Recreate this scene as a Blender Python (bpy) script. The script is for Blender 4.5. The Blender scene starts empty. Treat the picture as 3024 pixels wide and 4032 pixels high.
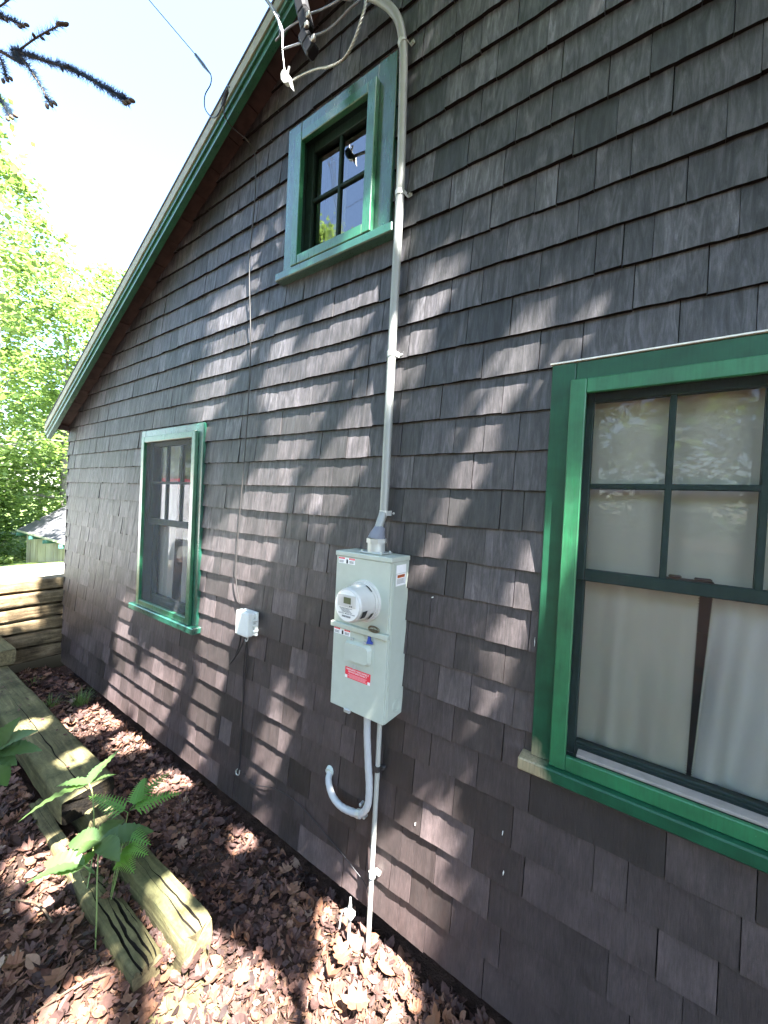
import bpy, math, random
from mathutils import Vector, Matrix, noise as mnoise
RAD = math.radians
scene = bpy.context.scene
col = scene.collection
R = random.Random(7)

# ---------------------------------------------------------------- camera, sky, sun, exposure
CAM = Vector((0.0, -1.5, 2.0))
def cam_axes(a, p, r):
    f = Vector((-math.sin(a) * math.cos(p), math.cos(a) * math.cos(p), math.sin(p)))
    rt = f.cross(Vector((0, 0, 1))).normalized(); up = rt.cross(f)
    return math.cos(r) * rt + math.sin(r) * up, -math.sin(r) * rt + math.cos(r) * up, f
RT, UP, FW = cam_axes(RAD(34.7757), RAD(-1.0735), RAD(2.7618))
cam_data = bpy.data.cameras.new("camera"); cam = bpy.data.objects.new("camera", cam_data); col.objects.link(cam)
cam_data.sensor_fit = 'HORIZONTAL'; cam_data.sensor_width = 36.0; cam_data.lens = 36.0 * 1514.0 / 3024.0
cam_data.clip_start = 0.02; cam_data.clip_end = 1500
m = Matrix((RT, UP, -FW)).transposed().to_4x4(); m.translation = CAM
cam.matrix_world = m
scene.camera = cam

SUN = Vector((0.46, -0.20, 0.865)).normalized()          # towards the sun
world = bpy.data.worlds.new("World"); scene.world = world; world.use_nodes = True
wn = world.node_tree; bg = wn.nodes["Background"]
sky = wn.nodes.new("ShaderNodeTexSky"); sky.sky_type = 'NISHITA'; sky.sun_disc = False
sky.sun_elevation = math.asin(SUN.z); sky.sun_rotation = math.atan2(SUN.x, SUN.y)
sky.air_density = 1.0; sky.dust_density = .8; sky.ozone_density = 1.6
wn.links.new(sky.outputs[0], bg.inputs[0]); bg.inputs[1].default_value = 0.066
sun_data = bpy.data.lights.new("sun", 'SUN'); sun_data.energy = 5.0; sun_data.angle = RAD(0.53); sun_data.color = (1.0, 0.96, 0.92)
sun = bpy.data.objects.new("sun", sun_data); col.objects.link(sun)
sun.rotation_euler = SUN.to_track_quat('Z', 'Y').to_euler(); sun.location = (4, -4, 12)
vs = scene.view_settings; vs.view_transform = 'Standard'; vs.look = 'None'; vs.gamma = 1.0; vs.use_curve_mapping = False
vs.exposure = 4.0
scene.render.engine = 'CYCLES'
cy = scene.cycles; cy.use_denoising = True; cy.max_bounces = 8; cy.transparent_max_bounces = 12; cy.diffuse_bounces = 4; cy.caustics_reflective = False; cy.caustics_refractive = False
cy.sample_clamp_indirect = 8.0

# ---------------------------------------------------------------- helpers
class MB:
    """collects verts and faces; one mesh"""
    def __init__(s): s.v = []; s.f = []; s.t = []; s.tone = 0.5; s.mi = []; s.m = 0
    def vert(s, p): s.v.append(tuple(p)); s.t.append(s.tone); return len(s.v) - 1
    def face(s, *ids): s.f.append(ids); s.mi.append(s.m)
    def box(s, x0, x1, y0, y1, z0, z1, bev=0.0):
        if bev <= 0:
            i = [s.vert((x, y, z)) for z in (z0, z1) for y in (y0, y1) for x in (x0, x1)]
            for q in ((0,2,3,1),(4,5,7,6),(0,1,5,4),(2,6,7,3),(0,4,6,2),(1,3,7,5)): s.face(*[i[k] for k in q])
            return
        b = min(bev, .49*(x1-x0), .49*(y1-y0), .49*(z1-z0)); cx = (x0+x1)/2; cyy = (y0+y1)/2; cz = (z0+z1)/2; hx = (x1-x0)/2; hy = (y1-y0)/2; hz = (z1-z0)/2
        idx = {}
        for sx in (-1,1):
            for sy in (-1,1):
                for sz in (-1,1):
                    idx[sx,sy,sz,0] = s.vert((cx+sx*hx, cyy+sy*(hy-b), cz+sz*(hz-b)))
                    idx[sx,sy,sz,1] = s.vert((cx+sx*(hx-b), cyy+sy*hy, cz+sz*(hz-b)))
                    idx[sx,sy,sz,2] = s.vert((cx+sx*(hx-b), cyy+sy*(hy-b), cz+sz*hz))
        def q(*k): s.face(*[idx[j] for j in k])
        for d in (-1,1):
            q(*[(d,a,c,0) for a,c in ((-1,-1),(1,-1),(1,1),(-1,1))][::d]); q(*[(a,d,c,1) for a,c in ((-1,-1),(-1,1),(1,1),(1,-1))][::d]); q(*[(a,c,d,2) for a,c in ((-1,-1),(1,-1),(1,1),(-1,1))][::d])
        for a in (-1,1):
            for c in (-1,1):
                q((a,c,-1,0),(a,c,1,0),(a,c,1,1),(a,c,-1,1)); q((a,-1,c,0),(a,1,c,0),(a,1,c,2),(a,-1,c,2)); q((-1,a,c,1),(1,a,c,1),(1,a,c,2),(-1,a,c,2))
                for d in (-1,1): q((a,c,d,0),(a,c,d,1),(a,c,d,2))
    def tube(s, pts, r, n=8, caps=True, twist=None):
        pts = [Vector(p) for p in pts]; rs = r if isinstance(r, (list, tuple)) else [r]*len(pts)
        up = None; rings = []
        for i, p in enumerate(pts):
            t = (pts[min(i+1, len(pts)-1)] - pts[max(i-1, 0)])
            if t.length < 1e-9: t = Vector((0,0,1))
            t.normalize()
            if up is None: up = t.orthogonal().normalized()
            up = (up - up.dot(t)*t)
            if up.length < 1e-6: up = t.orthogonal()
            up.normalize(); w = t.cross(up)
            rings.append([s.vert(p + rs[i]*(math.cos(a)*up + math.sin(a)*w)) for a in [2*math.pi*k/n for k in range(n)]])
        for a, b in zip(rings, rings[1:]):
            for k in range(n): s.face(a[k], a[(k+1)%n], b[(k+1)%n], b[k])
        if caps: s.face(*rings[0][::-1]); s.face(*rings[-1])
    def disc(s, c, axis, r0, r1, d0, d1, n=24, cap0=True, cap1=True, arc=(0, 2*math.pi)):
        """frustum about an axis from c+axis*d0 (radius r0) to c+axis*d1 (radius r1)"""
        c = Vector(c); ax = Vector(axis).normalized(); u = ax.orthogonal().normalized(); w = ax.cross(u)
        A = [s.vert(c + ax*d0 + r0*(math.cos(t)*u + math.sin(t)*w)) for t in [2*math.pi*k/n for k in range(n)]]
        B = [s.vert(c + ax*d1 + r1*(math.cos(t)*u + math.sin(t)*w)) for t in [2*math.pi*k/n for k in range(n)]]
        for k in range(n): s.face(A[k], A[(k+1)%n], B[(k+1)%n], B[k])
        if cap0: s.face(*A[::-1])
        if cap1: s.face(*B)
    def mesh(s, name, mats, smooth=False):
        me = bpy.data.meshes.new(name); me.from_pydata(s.v, [], s.f)
        for mm in (mats if isinstance(mats, (list, tuple)) else [mats]): me.materials.append(mm)
        if any(s.mi): me.polygons.foreach_set("material_index", s.mi)
        at = me.attributes.new("tone", 'FLOAT', 'POINT'); at.data.foreach_set("value", s.t)
        if smooth: me.polygons.foreach_set("use_smooth", [True]*len(me.polygons))
        me.update(); return me
    def build(s, name, mats, parent=None, smooth=False):
        return link(name, s.mesh(name, mats, smooth), parent)

def link(name, data, parent=None):
    o = bpy.data.objects.new(name, data); col.objects.link(o)
    if parent is not None: o.parent = parent
    return o
def tag(o, label=None, cat=None, group=None, kind=None):
    for k, v in (("label", label), ("category", cat), ("group", group), ("kind", kind)):
        if v: o[k] = v
    return o
def thing(name, label, cat, group=None):
    return tag(bpy.data.objects.new(name, None) if False else link(name, None), label, cat, group)
def smooth_mesh(o, ang=40):
    me = o.data; me.polygons.foreach_set("use_smooth", [True]*len(me.polygons))
    try: me.set_sharp_from_angle(angle=RAD(ang))
    except Exception: pass
    return o
def spline(pts, n=6):
    P = [Vector(p) for p in pts]; out = []
    for i in range(len(P)-1):
        a = P[max(i-1,0)]; b = P[i]; c = P[i+1]; d = P[min(i+2,len(P)-1)]
        for k in range(n):
            t = k/n; out.append(.5*((2*b)+(c-a)*t+(2*a-5*b+4*c-d)*t*t+(3*b-a-3*c+d)*t**3))
    out.append(P[-1]); return out
def text_into(parent, name, body, size, M, material, align='LEFT'):
    cu = bpy.data.curves.new(name, 'FONT'); cu.body = body; cu.size = size; cu.align_x = align; cu.align_y = 'CENTER'; cu.offset = size*.012
    tmp = bpy.data.objects.new(name, cu); col.objects.link(tmp)
    dg = bpy.context.evaluated_depsgraph_get(); dg.update()
    me = bpy.data.meshes.new_from_object(tmp.evaluated_get(dg)); bpy.data.objects.remove(tmp)
    me.transform(M); me.materials.clear(); me.materials.append(material)
    return link(name, me, parent)

# ---------------------------------------------------------------- materials
class NT:
    def __init__(s, name):
        s.m = bpy.data.materials.new(name); s.m.use_nodes = True; s.t = s.m.node_tree; s.b = s.t.nodes["Principled BSDF"]; s.out = s.t.nodes["Material Output"]
    def n(s, kind, **kw):
        nd = s.t.nodes.new("ShaderNode"+kind)
        for k, v in kw.items():
            if k in nd.inputs: nd.inputs[k].default_value = v
            else: setattr(nd, k, v)
        return nd
    def l(s, a, b): s.t.links.new(a, b)
    def pos(s, scale=(1,1,1), obj=False):
        g = s.n("TexCoord").outputs["Object"] if obj else s.n("NewGeometry").outputs["Position"]
        mp = s.n("Mapping"); mp.inputs["Scale"].default_value = scale; s.l(g, mp.inputs["Vector"]); return mp
    def noise(s, vec, scale=5, detail=4, rough=.55, dist=0):
        nd = s.n("TexNoise"); nd.inputs["Scale"].default_value = scale; nd.inputs["Detail"].default_value = detail; nd.inputs["Roughness"].default_value = rough; nd.inputs["Distortion"].default_value = dist
        s.l(vec, nd.inputs["Vector"]); return nd.outputs["Fac"]
    def ramp(s, fac, stops):
        r = s.n("ValToRGB"); e = r.color_ramp.elements
        while len(e) < len(stops): e.new(.5)
        for k, (p, c) in enumerate(stops): e[k].position = p; e[k].color = (*c, 1) if len(c) == 3 else c
        s.l(fac, r.inputs[0]); return r.outputs[0]
    def mix(s, fac, a, b, blend='MIX'):
        x = s.n("Mix"); x.data_type = 'RGBA'; x.blend_type = blend
        for inp, v in ((x.inputs[0], fac), (x.inputs[6], a), (x.inputs[7], b)):
            if hasattr(v, "is_linked"): s.l(v, inp)
            elif isinstance(v, (int, float)): inp.default_value = v
            else: inp.default_value = (*v, 1)
        return x.outputs[2]
    def math(s, op, a, b=0.0):
        x = s.n("Math"); x.operation = op
        for inp, v in ((x.inputs[0], a), (x.inputs[1], b)):
            if hasattr(v, "is_linked"): s.l(v, inp)
            else: inp.default_value = v
        return x.outputs[0]
    def bump(s, h, strength=.3, dist=.01):
        b = s.n("Bump"); b.inputs["Strength"].default_value = strength; b.inputs["Distance"].default_value = dist; s.l(h, b.inputs["Height"]); s.l(b.outputs[0], s.b.inputs["Normal"])
    def attr(s, name="tone"):
        a = s.n("Attribute"); a.attribute_name = name; return a.outputs["Fac"]
    def set(s, color=None, rough=None, spec=None, metal=None):
        for k, v in (("Base Color", color), ("Roughness", rough), ("Specular IOR Level", spec), ("Metallic", metal)):
            if v is None: continue
            if hasattr(v, "is_linked"): s.l(v, s.b.inputs[k])
            else: s.b.inputs[k].default_value = (*v, 1) if isinstance(v, tuple) else v
        return s.m

def plain(name, c, rough=.5, spec=.5, metal=0.0, var=.15, scale=30, bump=0.0):
    t = NT(name); f = t.noise(t.pos().outputs[0], scale, 4)
    d = tuple(x*(1-var) for x in c); h = tuple(min(1, x*(1+var)) for x in c)
    t.set(t.ramp(f, [(.3, d), (.7, h)]), rough, spec, metal)
    if bump: t.bump(f, bump, .002)
    return t.m

def shingle_material():
    t = NT("stained_cedar_shingle"); tone = t.attr()
    mp = t.pos((1,1,1)); off = t.n("CombineXYZ"); t.l(t.math('MULTIPLY', tone, 37.0), off.inputs[0]); t.l(t.math('MULTIPLY', tone, 11.0), off.inputs[2])
    add = t.n("VectorMath"); add.operation = 'ADD'; t.l(mp.outputs[0], add.inputs[0]); t.l(off.outputs[0], add.inputs[1])
    def scaled(v):
        q = t.n("Mapping"); q.inputs["Scale"].default_value = v; t.l(add.outputs[0], q.inputs["Vector"]); return q.outputs[0]
    fine = t.noise(scaled((260, 260, 7)), 1, 3, .6, .6)
    streak = t.noise(scaled((42, 42, 4.5)), 1, 4, .6, 1.2)
    patch = t.noise(t.pos((1.6, 1.6, 1.2)).outputs[0], 1, 3, .6)
    grit = t.noise(mp.outputs[0], 420, 2, .6); blot = t.noise(scaled((9, 9, 7)), 1, 3, .6)
    sz = t.n("SeparateXYZ"); t.l(mp.outputs[0], sz.inputs[0])
    a = t.ramp(tone, [(0.0, (.017, .0155, .0150)), (.35, (.030, .0265, .0265)), (.7, (.042, .0370, .0375)), (1.0, (.062, .056, .057))])
    # old stain: browner where rain splashes; faded high up, bluish sky sheen painted in
    a = t.mix(1.0, a, t.ramp(t.math('ADD', t.math('MULTIPLY', sz.outputs[2], .22), t.math('MULTIPLY', patch, .35)), [(.15, (1.55, 1.24, 1.17)), (.45, (1.26, 1.15, 1.12)), (.75, (1.20, 1.25, 1.28)), (1.0, (1.30, 1.42, 1.52))]), 'MULTIPLY')
    wz = t.ramp(t.math('ADD', t.math('MULTIPLY', sz.outputs[2], .25), t.math('MULTIPLY', patch, .5)), [(.45, (.18,)*3), (.95, (1,)*3)])
    b = t.ramp(streak, [(.36, (.52, .52, .52)), (.47, (.86, .86, .86)), (.55, (1.14, 1.14, 1.15)), (.66, (1.75, 1.75, 1.80))])
    c = t.mix(wz, a, t.mix(1.0, a, b, 'MULTIPLY'))
    c = t.mix(.6, c, t.ramp(fine, [(.3, (.55, .55, .55)), (.7, (1.45, 1.45, 1.45))]), 'MULTIPLY')
    c = t.mix(.6, c, t.ramp(blot, [(.35, (.62, .62, .62)), (.65, (1.25, 1.25, 1.25))]), 'MULTIPLY')
    c = t.mix(.4, c, t.ramp(grit, [(.3, (.6, .6, .6)), (.7, (1.4, 1.4, 1.4))]), 'MULTIPLY')
    t.set(c, t.ramp(streak, [(.3, (.62,)*3), (.7, (.44,)*3)]), .55)
    h = t.math('ADD', t.math('MULTIPLY', fine, .6), t.math('MULTIPLY', streak, .5)); t.bump(h, .55, .0025)
    return t.m
MAT_SHINGLE = shingle_material()
MAT_BUTT = plain("dark_shingle_butt", (.009, .008, .008), .9, .1, var=.3, scale=90)  # end-grain undersides, blackened to deepen the shadow line under each course

def paint_green(name, base, coat=.8, rough=.42):
    t = NT(name); g = t.noise(t.pos((14, 14, 14)).outputs[0], 1, 3); br = t.noise(t.pos((150, 150, 12)).outputs[0], 1, 3)
    c = t.ramp(g, [(.3, tuple(x*.78 for x in base)), (.7, tuple(x*1.2 for x in base))])
    c = t.mix(.25, c, t.ramp(br, [(.3, (.6,.6,.6)), (.7, (1.3,1.3,1.3))]), 'MULTIPLY')
    chip = t.noise(t.pos((55, 55, 55)).outputs[0], 1, 4, .7)
    c = t.mix(t.ramp(chip, [(.70, (0,0,0)), (.73, (1,1,1))]), c, tuple(min(1, x*2.2+.05) for x in base))
    t.set(c, t.ramp(br, [(.3, (rough+.12,)*3), (.7, (rough-.08,)*3)]), .6); t.bump(t.math('ADD', br, t.math('MULTIPLY', g, .6)), .35, .002); t.b.inputs['Coat Weight'].default_value = coat; t.b.inputs['Coat Roughness'].default_value = rough*.8; t.b.inputs['Coat IOR'].default_value = 1.55
    return t.m
MAT_GREEN = paint_green("green_trim_paint", (.011, .072, .046), 1.0, .32)
MAT_GREEN2 = paint_green("green_stop_lit", (.016, .108, .050), rough=.32)  # trim green brightened to stand for light on the stops
def worn_green():
    """trim paint worn to bare wood at the lower left corner of the big window"""
    t = NT("worn_green_trim_paint"); base = (.008, .062, .030); P = t.n("NewGeometry").outputs["Position"]
    br = t.noise(t.pos((150, 150, 12)).outputs[0], 1, 3); g = t.noise(t.pos((14, 14, 14)).outputs[0], 1, 3); sp = t.noise(t.pos((30, 30, 18)).outputs[0], 1, 4)
    c = t.ramp(g, [(.3, tuple(x*.78 for x in base)), (.7, tuple(x*1.2 for x in base))])
    c = t.mix(.25, c, t.ramp(br, [(.3, (.6,.6,.6)), (.7, (1.3,1.3,1.3))]), 'MULTIPLY')
    sx = t.n("SeparateXYZ"); t.l(P, sx.inputs[0])
    d = t.math('ADD', t.math('MULTIPLY', t.math('ADD', sx.outputs[2], -1.06), 5.5), t.math('MULTIPLY', t.math('MAXIMUM', t.math('ADD', sx.outputs[0], .30), 0.0), 9.0))
    d = t.math('ADD', d, t.math('MULTIPLY', sp, .5))
    c = t.mix(t.ramp(d, [(.55, (1,1,1)), (1.15, (0,0,0))]), c, t.ramp(br, [(.3, (.20,.165,.095)), (.7, (.34,.28,.17))]))
    t.set(c, .45, .3); t.bump(br, .35, .002); t.b.inputs['Coat Weight'].default_value = .2; t.b.inputs['Coat Roughness'].default_value = .3; return t.m
MAT_GREEN3 = paint_green("green_near_stop_lit", (.012, .115, .044), .1, .45)  # green light bounced onto the near stop is put into this brighter colour
MAT_SASH = paint_green("dark_green_sash", (.009, .024, .019), 0.0, .62)
MAT_SASH.node_tree.nodes["Principled BSDF"].inputs["Specular IOR Level"].default_value = .2
MAT_DRIP = plain("cream_drip_edge", (.27, .28, .20), .5)
MAT_SOFFIT = plain("stained_soffit_board", (.050, .031, .027), .7, .3, var=.3, scale=14)
MAT_DARK = plain("dark_interior", (.03, .027, .025), .9, .2)
MAT_SHEATH = plain("dark_sheathing", (.02, .018, .017), .9, .2)
MAT_ROOF = plain("asphalt_roof_shingle", (.07, .07, .075), .9, .2, var=.4, scale=60)
MAT_FLASH = plain("white_flashing", (.72, .72, .66), .5)
MAT_BAREWOOD = plain("bare_primer_wood", (.36, .30, .20), .7, .3, var=.3, scale=40)

def glass_mat(name="window_glass", tint=(1, 1, 1), ior=1.42, wave=.0):
    t = NT(name); t.t.nodes.remove(t.b)
    tr = t.n("BsdfTransparent"); tr.inputs[0].default_value = (*tint, 1)
    gl = t.n("BsdfGlossy"); gl.inputs["Roughness"].default_value = .015
    fr = t.n("Fresnel"); fr.inputs["IOR"].default_value = ior
    bp = t.n("Bump"); bp.inputs["Strength"].default_value = wave; bp.inputs["Distance"].default_value = .003
    t.l(t.noise(t.pos((7, 7, 5)).outputs[0], 1, 2), bp.inputs["Height"]); t.l(bp.outputs[0], gl.inputs["Normal"])
    mx = t.n("MixShader"); t.l(fr.outputs[0], mx.inputs[0]); t.l(tr.outputs[0], mx.inputs[1]); t.l(gl.outputs[0], mx.inputs[2]); t.l(mx.outputs[0], t.out.inputs[0])
    return t.m
MAT_GLASS = glass_mat(wave=.035); MAT_GLASS_DOUBLE = glass_mat("double_window_glass", ior=2.4, wave=.12)
def screen_mat(name="insect_screen_mesh", f=.10, c=.10):
    t = NT(name); t.t.nodes.remove(t.b)
    tr = t.n("BsdfTransparent"); df = t.n("BsdfDiffuse"); df.inputs[0].default_value = (c, c, c, 1)
    mx = t.n("MixShader"); mx.inputs[0].default_value = f; t.l(tr.outputs[0], mx.inputs[1]); t.l(df.outputs[0], mx.inputs[2]); t.l(mx.outputs[0], t.out.inputs[0]); return t.m
MAT_SCREEN = screen_mat(); MAT_SCREEN_SUNVEIL = screen_mat("sunveil_insect_screen", .20, .30)  # paler mesh for the small window: sunlight's veil is put into its colour
def cloth(name, c):
    t = NT(name); w = t.noise(t.pos((900, 900, 900)).outputs[0], 1, 2); s = t.noise(t.pos((6, 6, 1.5)).outputs[0], 1, 3)
    cc = t.mix(.6, t.ramp(s, [(.3, tuple(x*.8 for x in c)), (.7, c)]), t.ramp(w, [(.3, (.85,)*3), (.7, (1.05,)*3)]), 'MULTIPLY'); t.set(cc, .9, .1); return t.m
MAT_CURTAIN = cloth("cream_curtain_cloth", (.58, .56, .47))
MAT_CURTAIN2 = cloth("white_curtain_cloth", (.66, .66, .62))

def steel(name, c, rough=.35, metal=.0, spec=.5): return plain(name, c, rough, spec, metal, .035, 25)
MAT_BOX = steel("grey_enclosure_paint", (.42, .46, .39), .38)
MAT_METER = steel("white_meter_plastic", (.50, .49, .45), .3)
MAT_FACE = steel("meter_face_plate", (.70, .70, .66), .5)
MAT_LCD = steel("meter_display", (.10, .12, .06), .3)
MAT_WHITE = steel("white_sticker", (.80, .80, .78), .5)
MAT_RED = steel("red_sticker", (.72, .03, .05), .5)
MAT_ORANGE = steel("orange_sticker", (.55, .12, .02), .5)
MAT_INK = steel("black_ink", (.02, .02, .02), .6)
MAT_PINKINK = steel("pale_red_ink", (.80, .30, .32), .6)
MAT_BLUE = steel("blue_seal_plastic", (.02, .06, .30), .4)
MAT_GALV = steel("galvanised_steel", (.44, .45, .42), .45, .4)
MAT_CONDUIT = steel("grey_aluminium_conduit", (.27, .28, .26), .45, .2)
MAT_SEAL = steel("duct_seal_putty", (.16, .17, .20), .7)
MAT_PVC = steel("grey_pvc", (.36, .36, .32), .5)
MAT_FLEX = steel("braided_cable_sheath", (.40, .41, .41), .55)
MAT_TEL = steel("telephone_box_plastic", (.62, .64, .60), .5)
MAT_BLACKWIRE = steel("black_cable", (.015, .015, .017), .45)
MAT_GREYWIRE = steel("grey_cable", (.028, .026, .025), .5)
MAT_ALU = steel("bare_aluminium_wire", (.34, .34, .30), .4, .6)
MAT_LIGHTWIRE = steel("pale_grey_insulation", (.17, .185, .21), .35)
MAT_SPLICE = steel("black_splice_cover", (.008, .008, .010), .6, 0, .2)

def wood_mat(name, dark, mid, light, axis=(2.2, 26, 26), moss=.6):
    t = NT(name); tc = t.n("TexCoord").outputs["Object"]
    mp = t.n("Mapping"); mp.inputs["Scale"].default_value = axis; t.l(tc, mp.inputs["Vector"])
    g = t.noise(mp.outputs[0], 1, 5, .62, .8); big = t.noise(t.pos((2.2, 2.2, 2.2)).outputs[0], 1, 4, .6); fine = t.noise(t.pos((70, 70, 70)).outputs[0], 1, 3)
    c = t.ramp(g, [(.28, dark), (.5, mid), (.72, light)])
    c = t.mix(t.ramp(big, [(.42, (0,0,0)), (.68, (moss,)*3)]), c, (.060, .072, .030))
    c = t.mix(.4, c, t.ramp(fine, [(.3, (.6,)*3), (.7, (1.25,)*3)]), 'MULTIPLY')
    wet = t.noise(t.pos((6, 6, 6)).outputs[0], 1, 5, .65); c = t.mix(.75, c, t.ramp(wet, [(.36, (.42, .40, .38)), (.52, (1,)*3), (.68, (1.15, 1.12, 1.05))]), 'MULTIPLY')
    t.set(c, .85, .2); t.bump(t.math('ADD', g, t.math('MULTIPLY', fine, .4)), .7, .008); return t.m
MAT_TIMBER = wood_mat("weathered_timber", (.045, .038, .020), (.115, .100, .048), (.20, .172, .085))
MAT_TIMBER2 = wood_mat("weathered_timber_side", (.050, .035, .020), (.150, .110, .062), (.26, .20, .122), (26, 2.2, 26), .2)
MAT_ENDGRAIN = plain("timber_end_grain", (.13, .105, .055), .85, .2, var=.45, scale=50, bump=.6)
MAT_BLACKEND = (lambda t: (t.set(t.ramp(t.noise(t.pos((16,16,16)).outputs[0], 1, 5, .7), [(.45, (.007,.006,.005)), (.62, (.018,.014,.009)), (.75, (.075,.058,.032))]), .95, .1), t.bump(t.noise(t.pos((60,60,60)).outputs[0], 1, 4), .9, .01), t.m)[-1])(NT("black_end_grain"))  # near-black end grain with scattered brown blotches
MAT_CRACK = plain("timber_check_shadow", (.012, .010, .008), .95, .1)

def leaf_mat(name, dark, light, trans, tfac=.45, rough=.5):
    t = NT(name); tone = t.attr(); n2 = t.noise(t.pos((40, 40, 40)).outputs[0], 1, 2)
    c = t.ramp(t.math('ADD', t.math('MULTIPLY', tone, .85), t.math('MULTIPLY', n2, .15)), [(0.0, dark), (1.0, light)])
    t.set(c, rough, .4)
    tl = t.n("BsdfTranslucent"); t.l(t.mix(1.0, c, trans, 'MULTIPLY'), tl.inputs[0])
    mx = t.n("MixShader"); mx.inputs[0].default_value = tfac; t.l(t.b.outputs[0], mx.inputs[1]); t.l(tl.outputs[0], mx.inputs[2]); t.l(mx.outputs[0], t.out.inputs[0]); return t.m
MAT_LEAF = leaf_mat("maple_foliage", (.040, .075, .018), (.125, .18, .05), (2.2, 2.4, 1.2), .36)
MAT_LEAF_PALE = leaf_mat("birch_foliage", (.065, .100, .030), (.17, .22, .085), (2.3, 2.5, 1.5))
MAT_LEAF_DARK = leaf_mat("conifer_foliage", (.028, .06, .016), (.085, .13, .03), (1.6, 1.8, .8), .25)
MAT_PLANT = leaf_mat("woodland_plant_leaf", (.034, .080, .034), (.080, .135, .042), (1.9, 2.2, .8), .38, .45)
MAT_FERN = leaf_mat("fern_frond", (.06, .16, .03), (.13, .27, .05), (1.8, 2.2, .7), .4)
MAT_GRASS = leaf_mat("grass_blade", (.07, .13, .035), (.17, .24, .08), (1.6, 1.8, .8), .35)
MAT_NEEDLE = leaf_mat("spruce_needle", (.045, .068, .110), (.090, .125, .185), (1.2, 1.4, 1.2), .15)
def litter_mat():
    t = NT("dead_leaf_litter"); tone = t.attr(); n2 = t.noise(t.pos((60, 60, 60)).outputs[0], 1, 3)
    c = t.ramp(tone, [(0, (.024, .015, .013)), (.25, (.068, .037, .031)), (.5, (.125, .064, .047)), (.75, (.180, .086, .047)), (.9, (.215, .118, .074)), (1, (.26, .185, .135))])
    c = t.mix(.5, c, t.ramp(n2, [(.3, (.6,)*3), (.7, (1.25,)*3)]), 'MULTIPLY'); t.set(c, .65, .3)
    tl = t.n("BsdfTranslucent"); t.l(c, tl.inputs[0]); mx = t.n("MixShader"); mx.inputs[0].default_value = .15
    t.l(t.b.outputs[0], mx.inputs[1]); t.l(tl.outputs[0], mx.inputs[2]); t.l(mx.outputs[0], t.out.inputs[0]); return t.m
MAT_LITTER = litter_mat()
MAT_BARK = plain("grey_bark", (.16, .145, .125), .9, .2, var=.5, scale=12, bump=.8)
MAT_BARK_PALE = plain("pale_bark", (.34, .32, .29), .85, .2, var=.45, scale=9, bump=.6)
MAT_TWIG = plain("spruce_twig", (.085, .060, .040), .8, .2, var=.3, scale=80)
MAT_STEM = plain("plant_stem", (.15, .20, .06), .5)
MAT_SOIL = (lambda t: (t.set(t.mix(t.ramp(t.noise(t.pos((9,9,9)).outputs[0], 1, 5, .65), [(.35,(0,0,0)),(.65,(1,1,1))]), (.030,.020,.015), (.080,.048,.035)), .95, .1), t.bump(t.noise(t.pos((40,40,40)).outputs[0], 1, 5, .7), .9, .03), t.m)[-1])(NT("woodland_soil"))
def yard_mat():
    t = NT("gravel_yard"); fine = t.noise(t.pos((30,30,30)).outputs[0], 1, 5, .7); big = t.noise(t.pos((.35,.35,.35)).outputs[0], 1, 3)
    sep = t.n("SeparateXYZ"); t.l(t.n("NewGeometry").outputs["Position"], sep.inputs[0])
    far = t.math('ADD', t.math('MULTIPLY', sep.outputs[0], -1/9.0), t.math('MULTIPLY', big, 1.2))     # grass takes over away from the drive
    g = t.ramp(fine, [(.3, (.17,.155,.132)), (.7, (.33,.31,.27))]); gr = t.ramp(fine, [(.3, (.05,.085,.02)), (.7, (.14,.19,.05))])
    t.set(t.mix(t.ramp(t.math('MULTIPLY', far, .25), [(.60,(0,0,0)), (.72,(1,1,1))]), g, gr), .9, .2); t.bump(fine, .6, .02); return t.m
MAT_YARD = yard_mat()
MAT_SHEDWALL = (lambda t: (t.set(t.mix(.5, t.ramp(t.noise(t.pos((5,5,.6)).outputs[0],1,4), [(.3,(.30,.26,.16)),(.7,(.48,.43,.29))]), t.ramp(t.noise(t.pos((1,1,1)).outputs[0],1,2), [(.4,(.8,.8,.8)),(.6,(1.1,1.1,1.1))]), 'MULTIPLY'), .85, .2), t.m)[-1])(NT("weathered_shed_board"))

# ---------------------------------------------------------------- ground
def hnoise(x, y, s=1.0): return mnoise.noise(Vector((x*s, y*s, 3.7)))
def sstep(a, b, x):
    t = min(1, max(0, (x-a)/(b-a))); return t*t*(3-2*t)
def ground_z(x, y):
    z = -0.045 + .085*sstep(.45, .95, -y) + .35*sstep(.9, 3.2, -y) + .5*sstep(3, 12, -y)
    z += .10*sstep(2.2, 3.6, -x)*sstep(.6, .85, -y)
    z += .9*sstep(4.4, 5.7, -x)*sstep(.72, 1.3, -y)
    z += .012*hnoise(x, y, 3) + .008*hnoise(x, y, 9)
    if y > -.12: z -= .05*sstep(-.12, .02, y)
    return z
def yard_z(x, y): return 0.945 - .137*max(0, -5.7-x)*(1 if x > -27 else 0) - (.137*21.3 if x <= -27 else 0) - .01*max(0, -x-27) + .02*hnoise(x, y, .7)
def sheet(name, xs, ys, zf, mat):
    b = MB(); ids = [[b.vert((x, y, zf(x, y))) for y in ys] for x in xs]
    for i in range(len(xs)-1):
        for j in range(len(ys)-1): b.face(ids[i][j], ids[i+1][j], ids[i+1][j+1], ids[i][j+1])
    return tag(b.build(name, mat, smooth=True), kind='structure')
def rng(a, b, n): return [a+(b-a)*i/n for i in range(n+1)]
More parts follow.
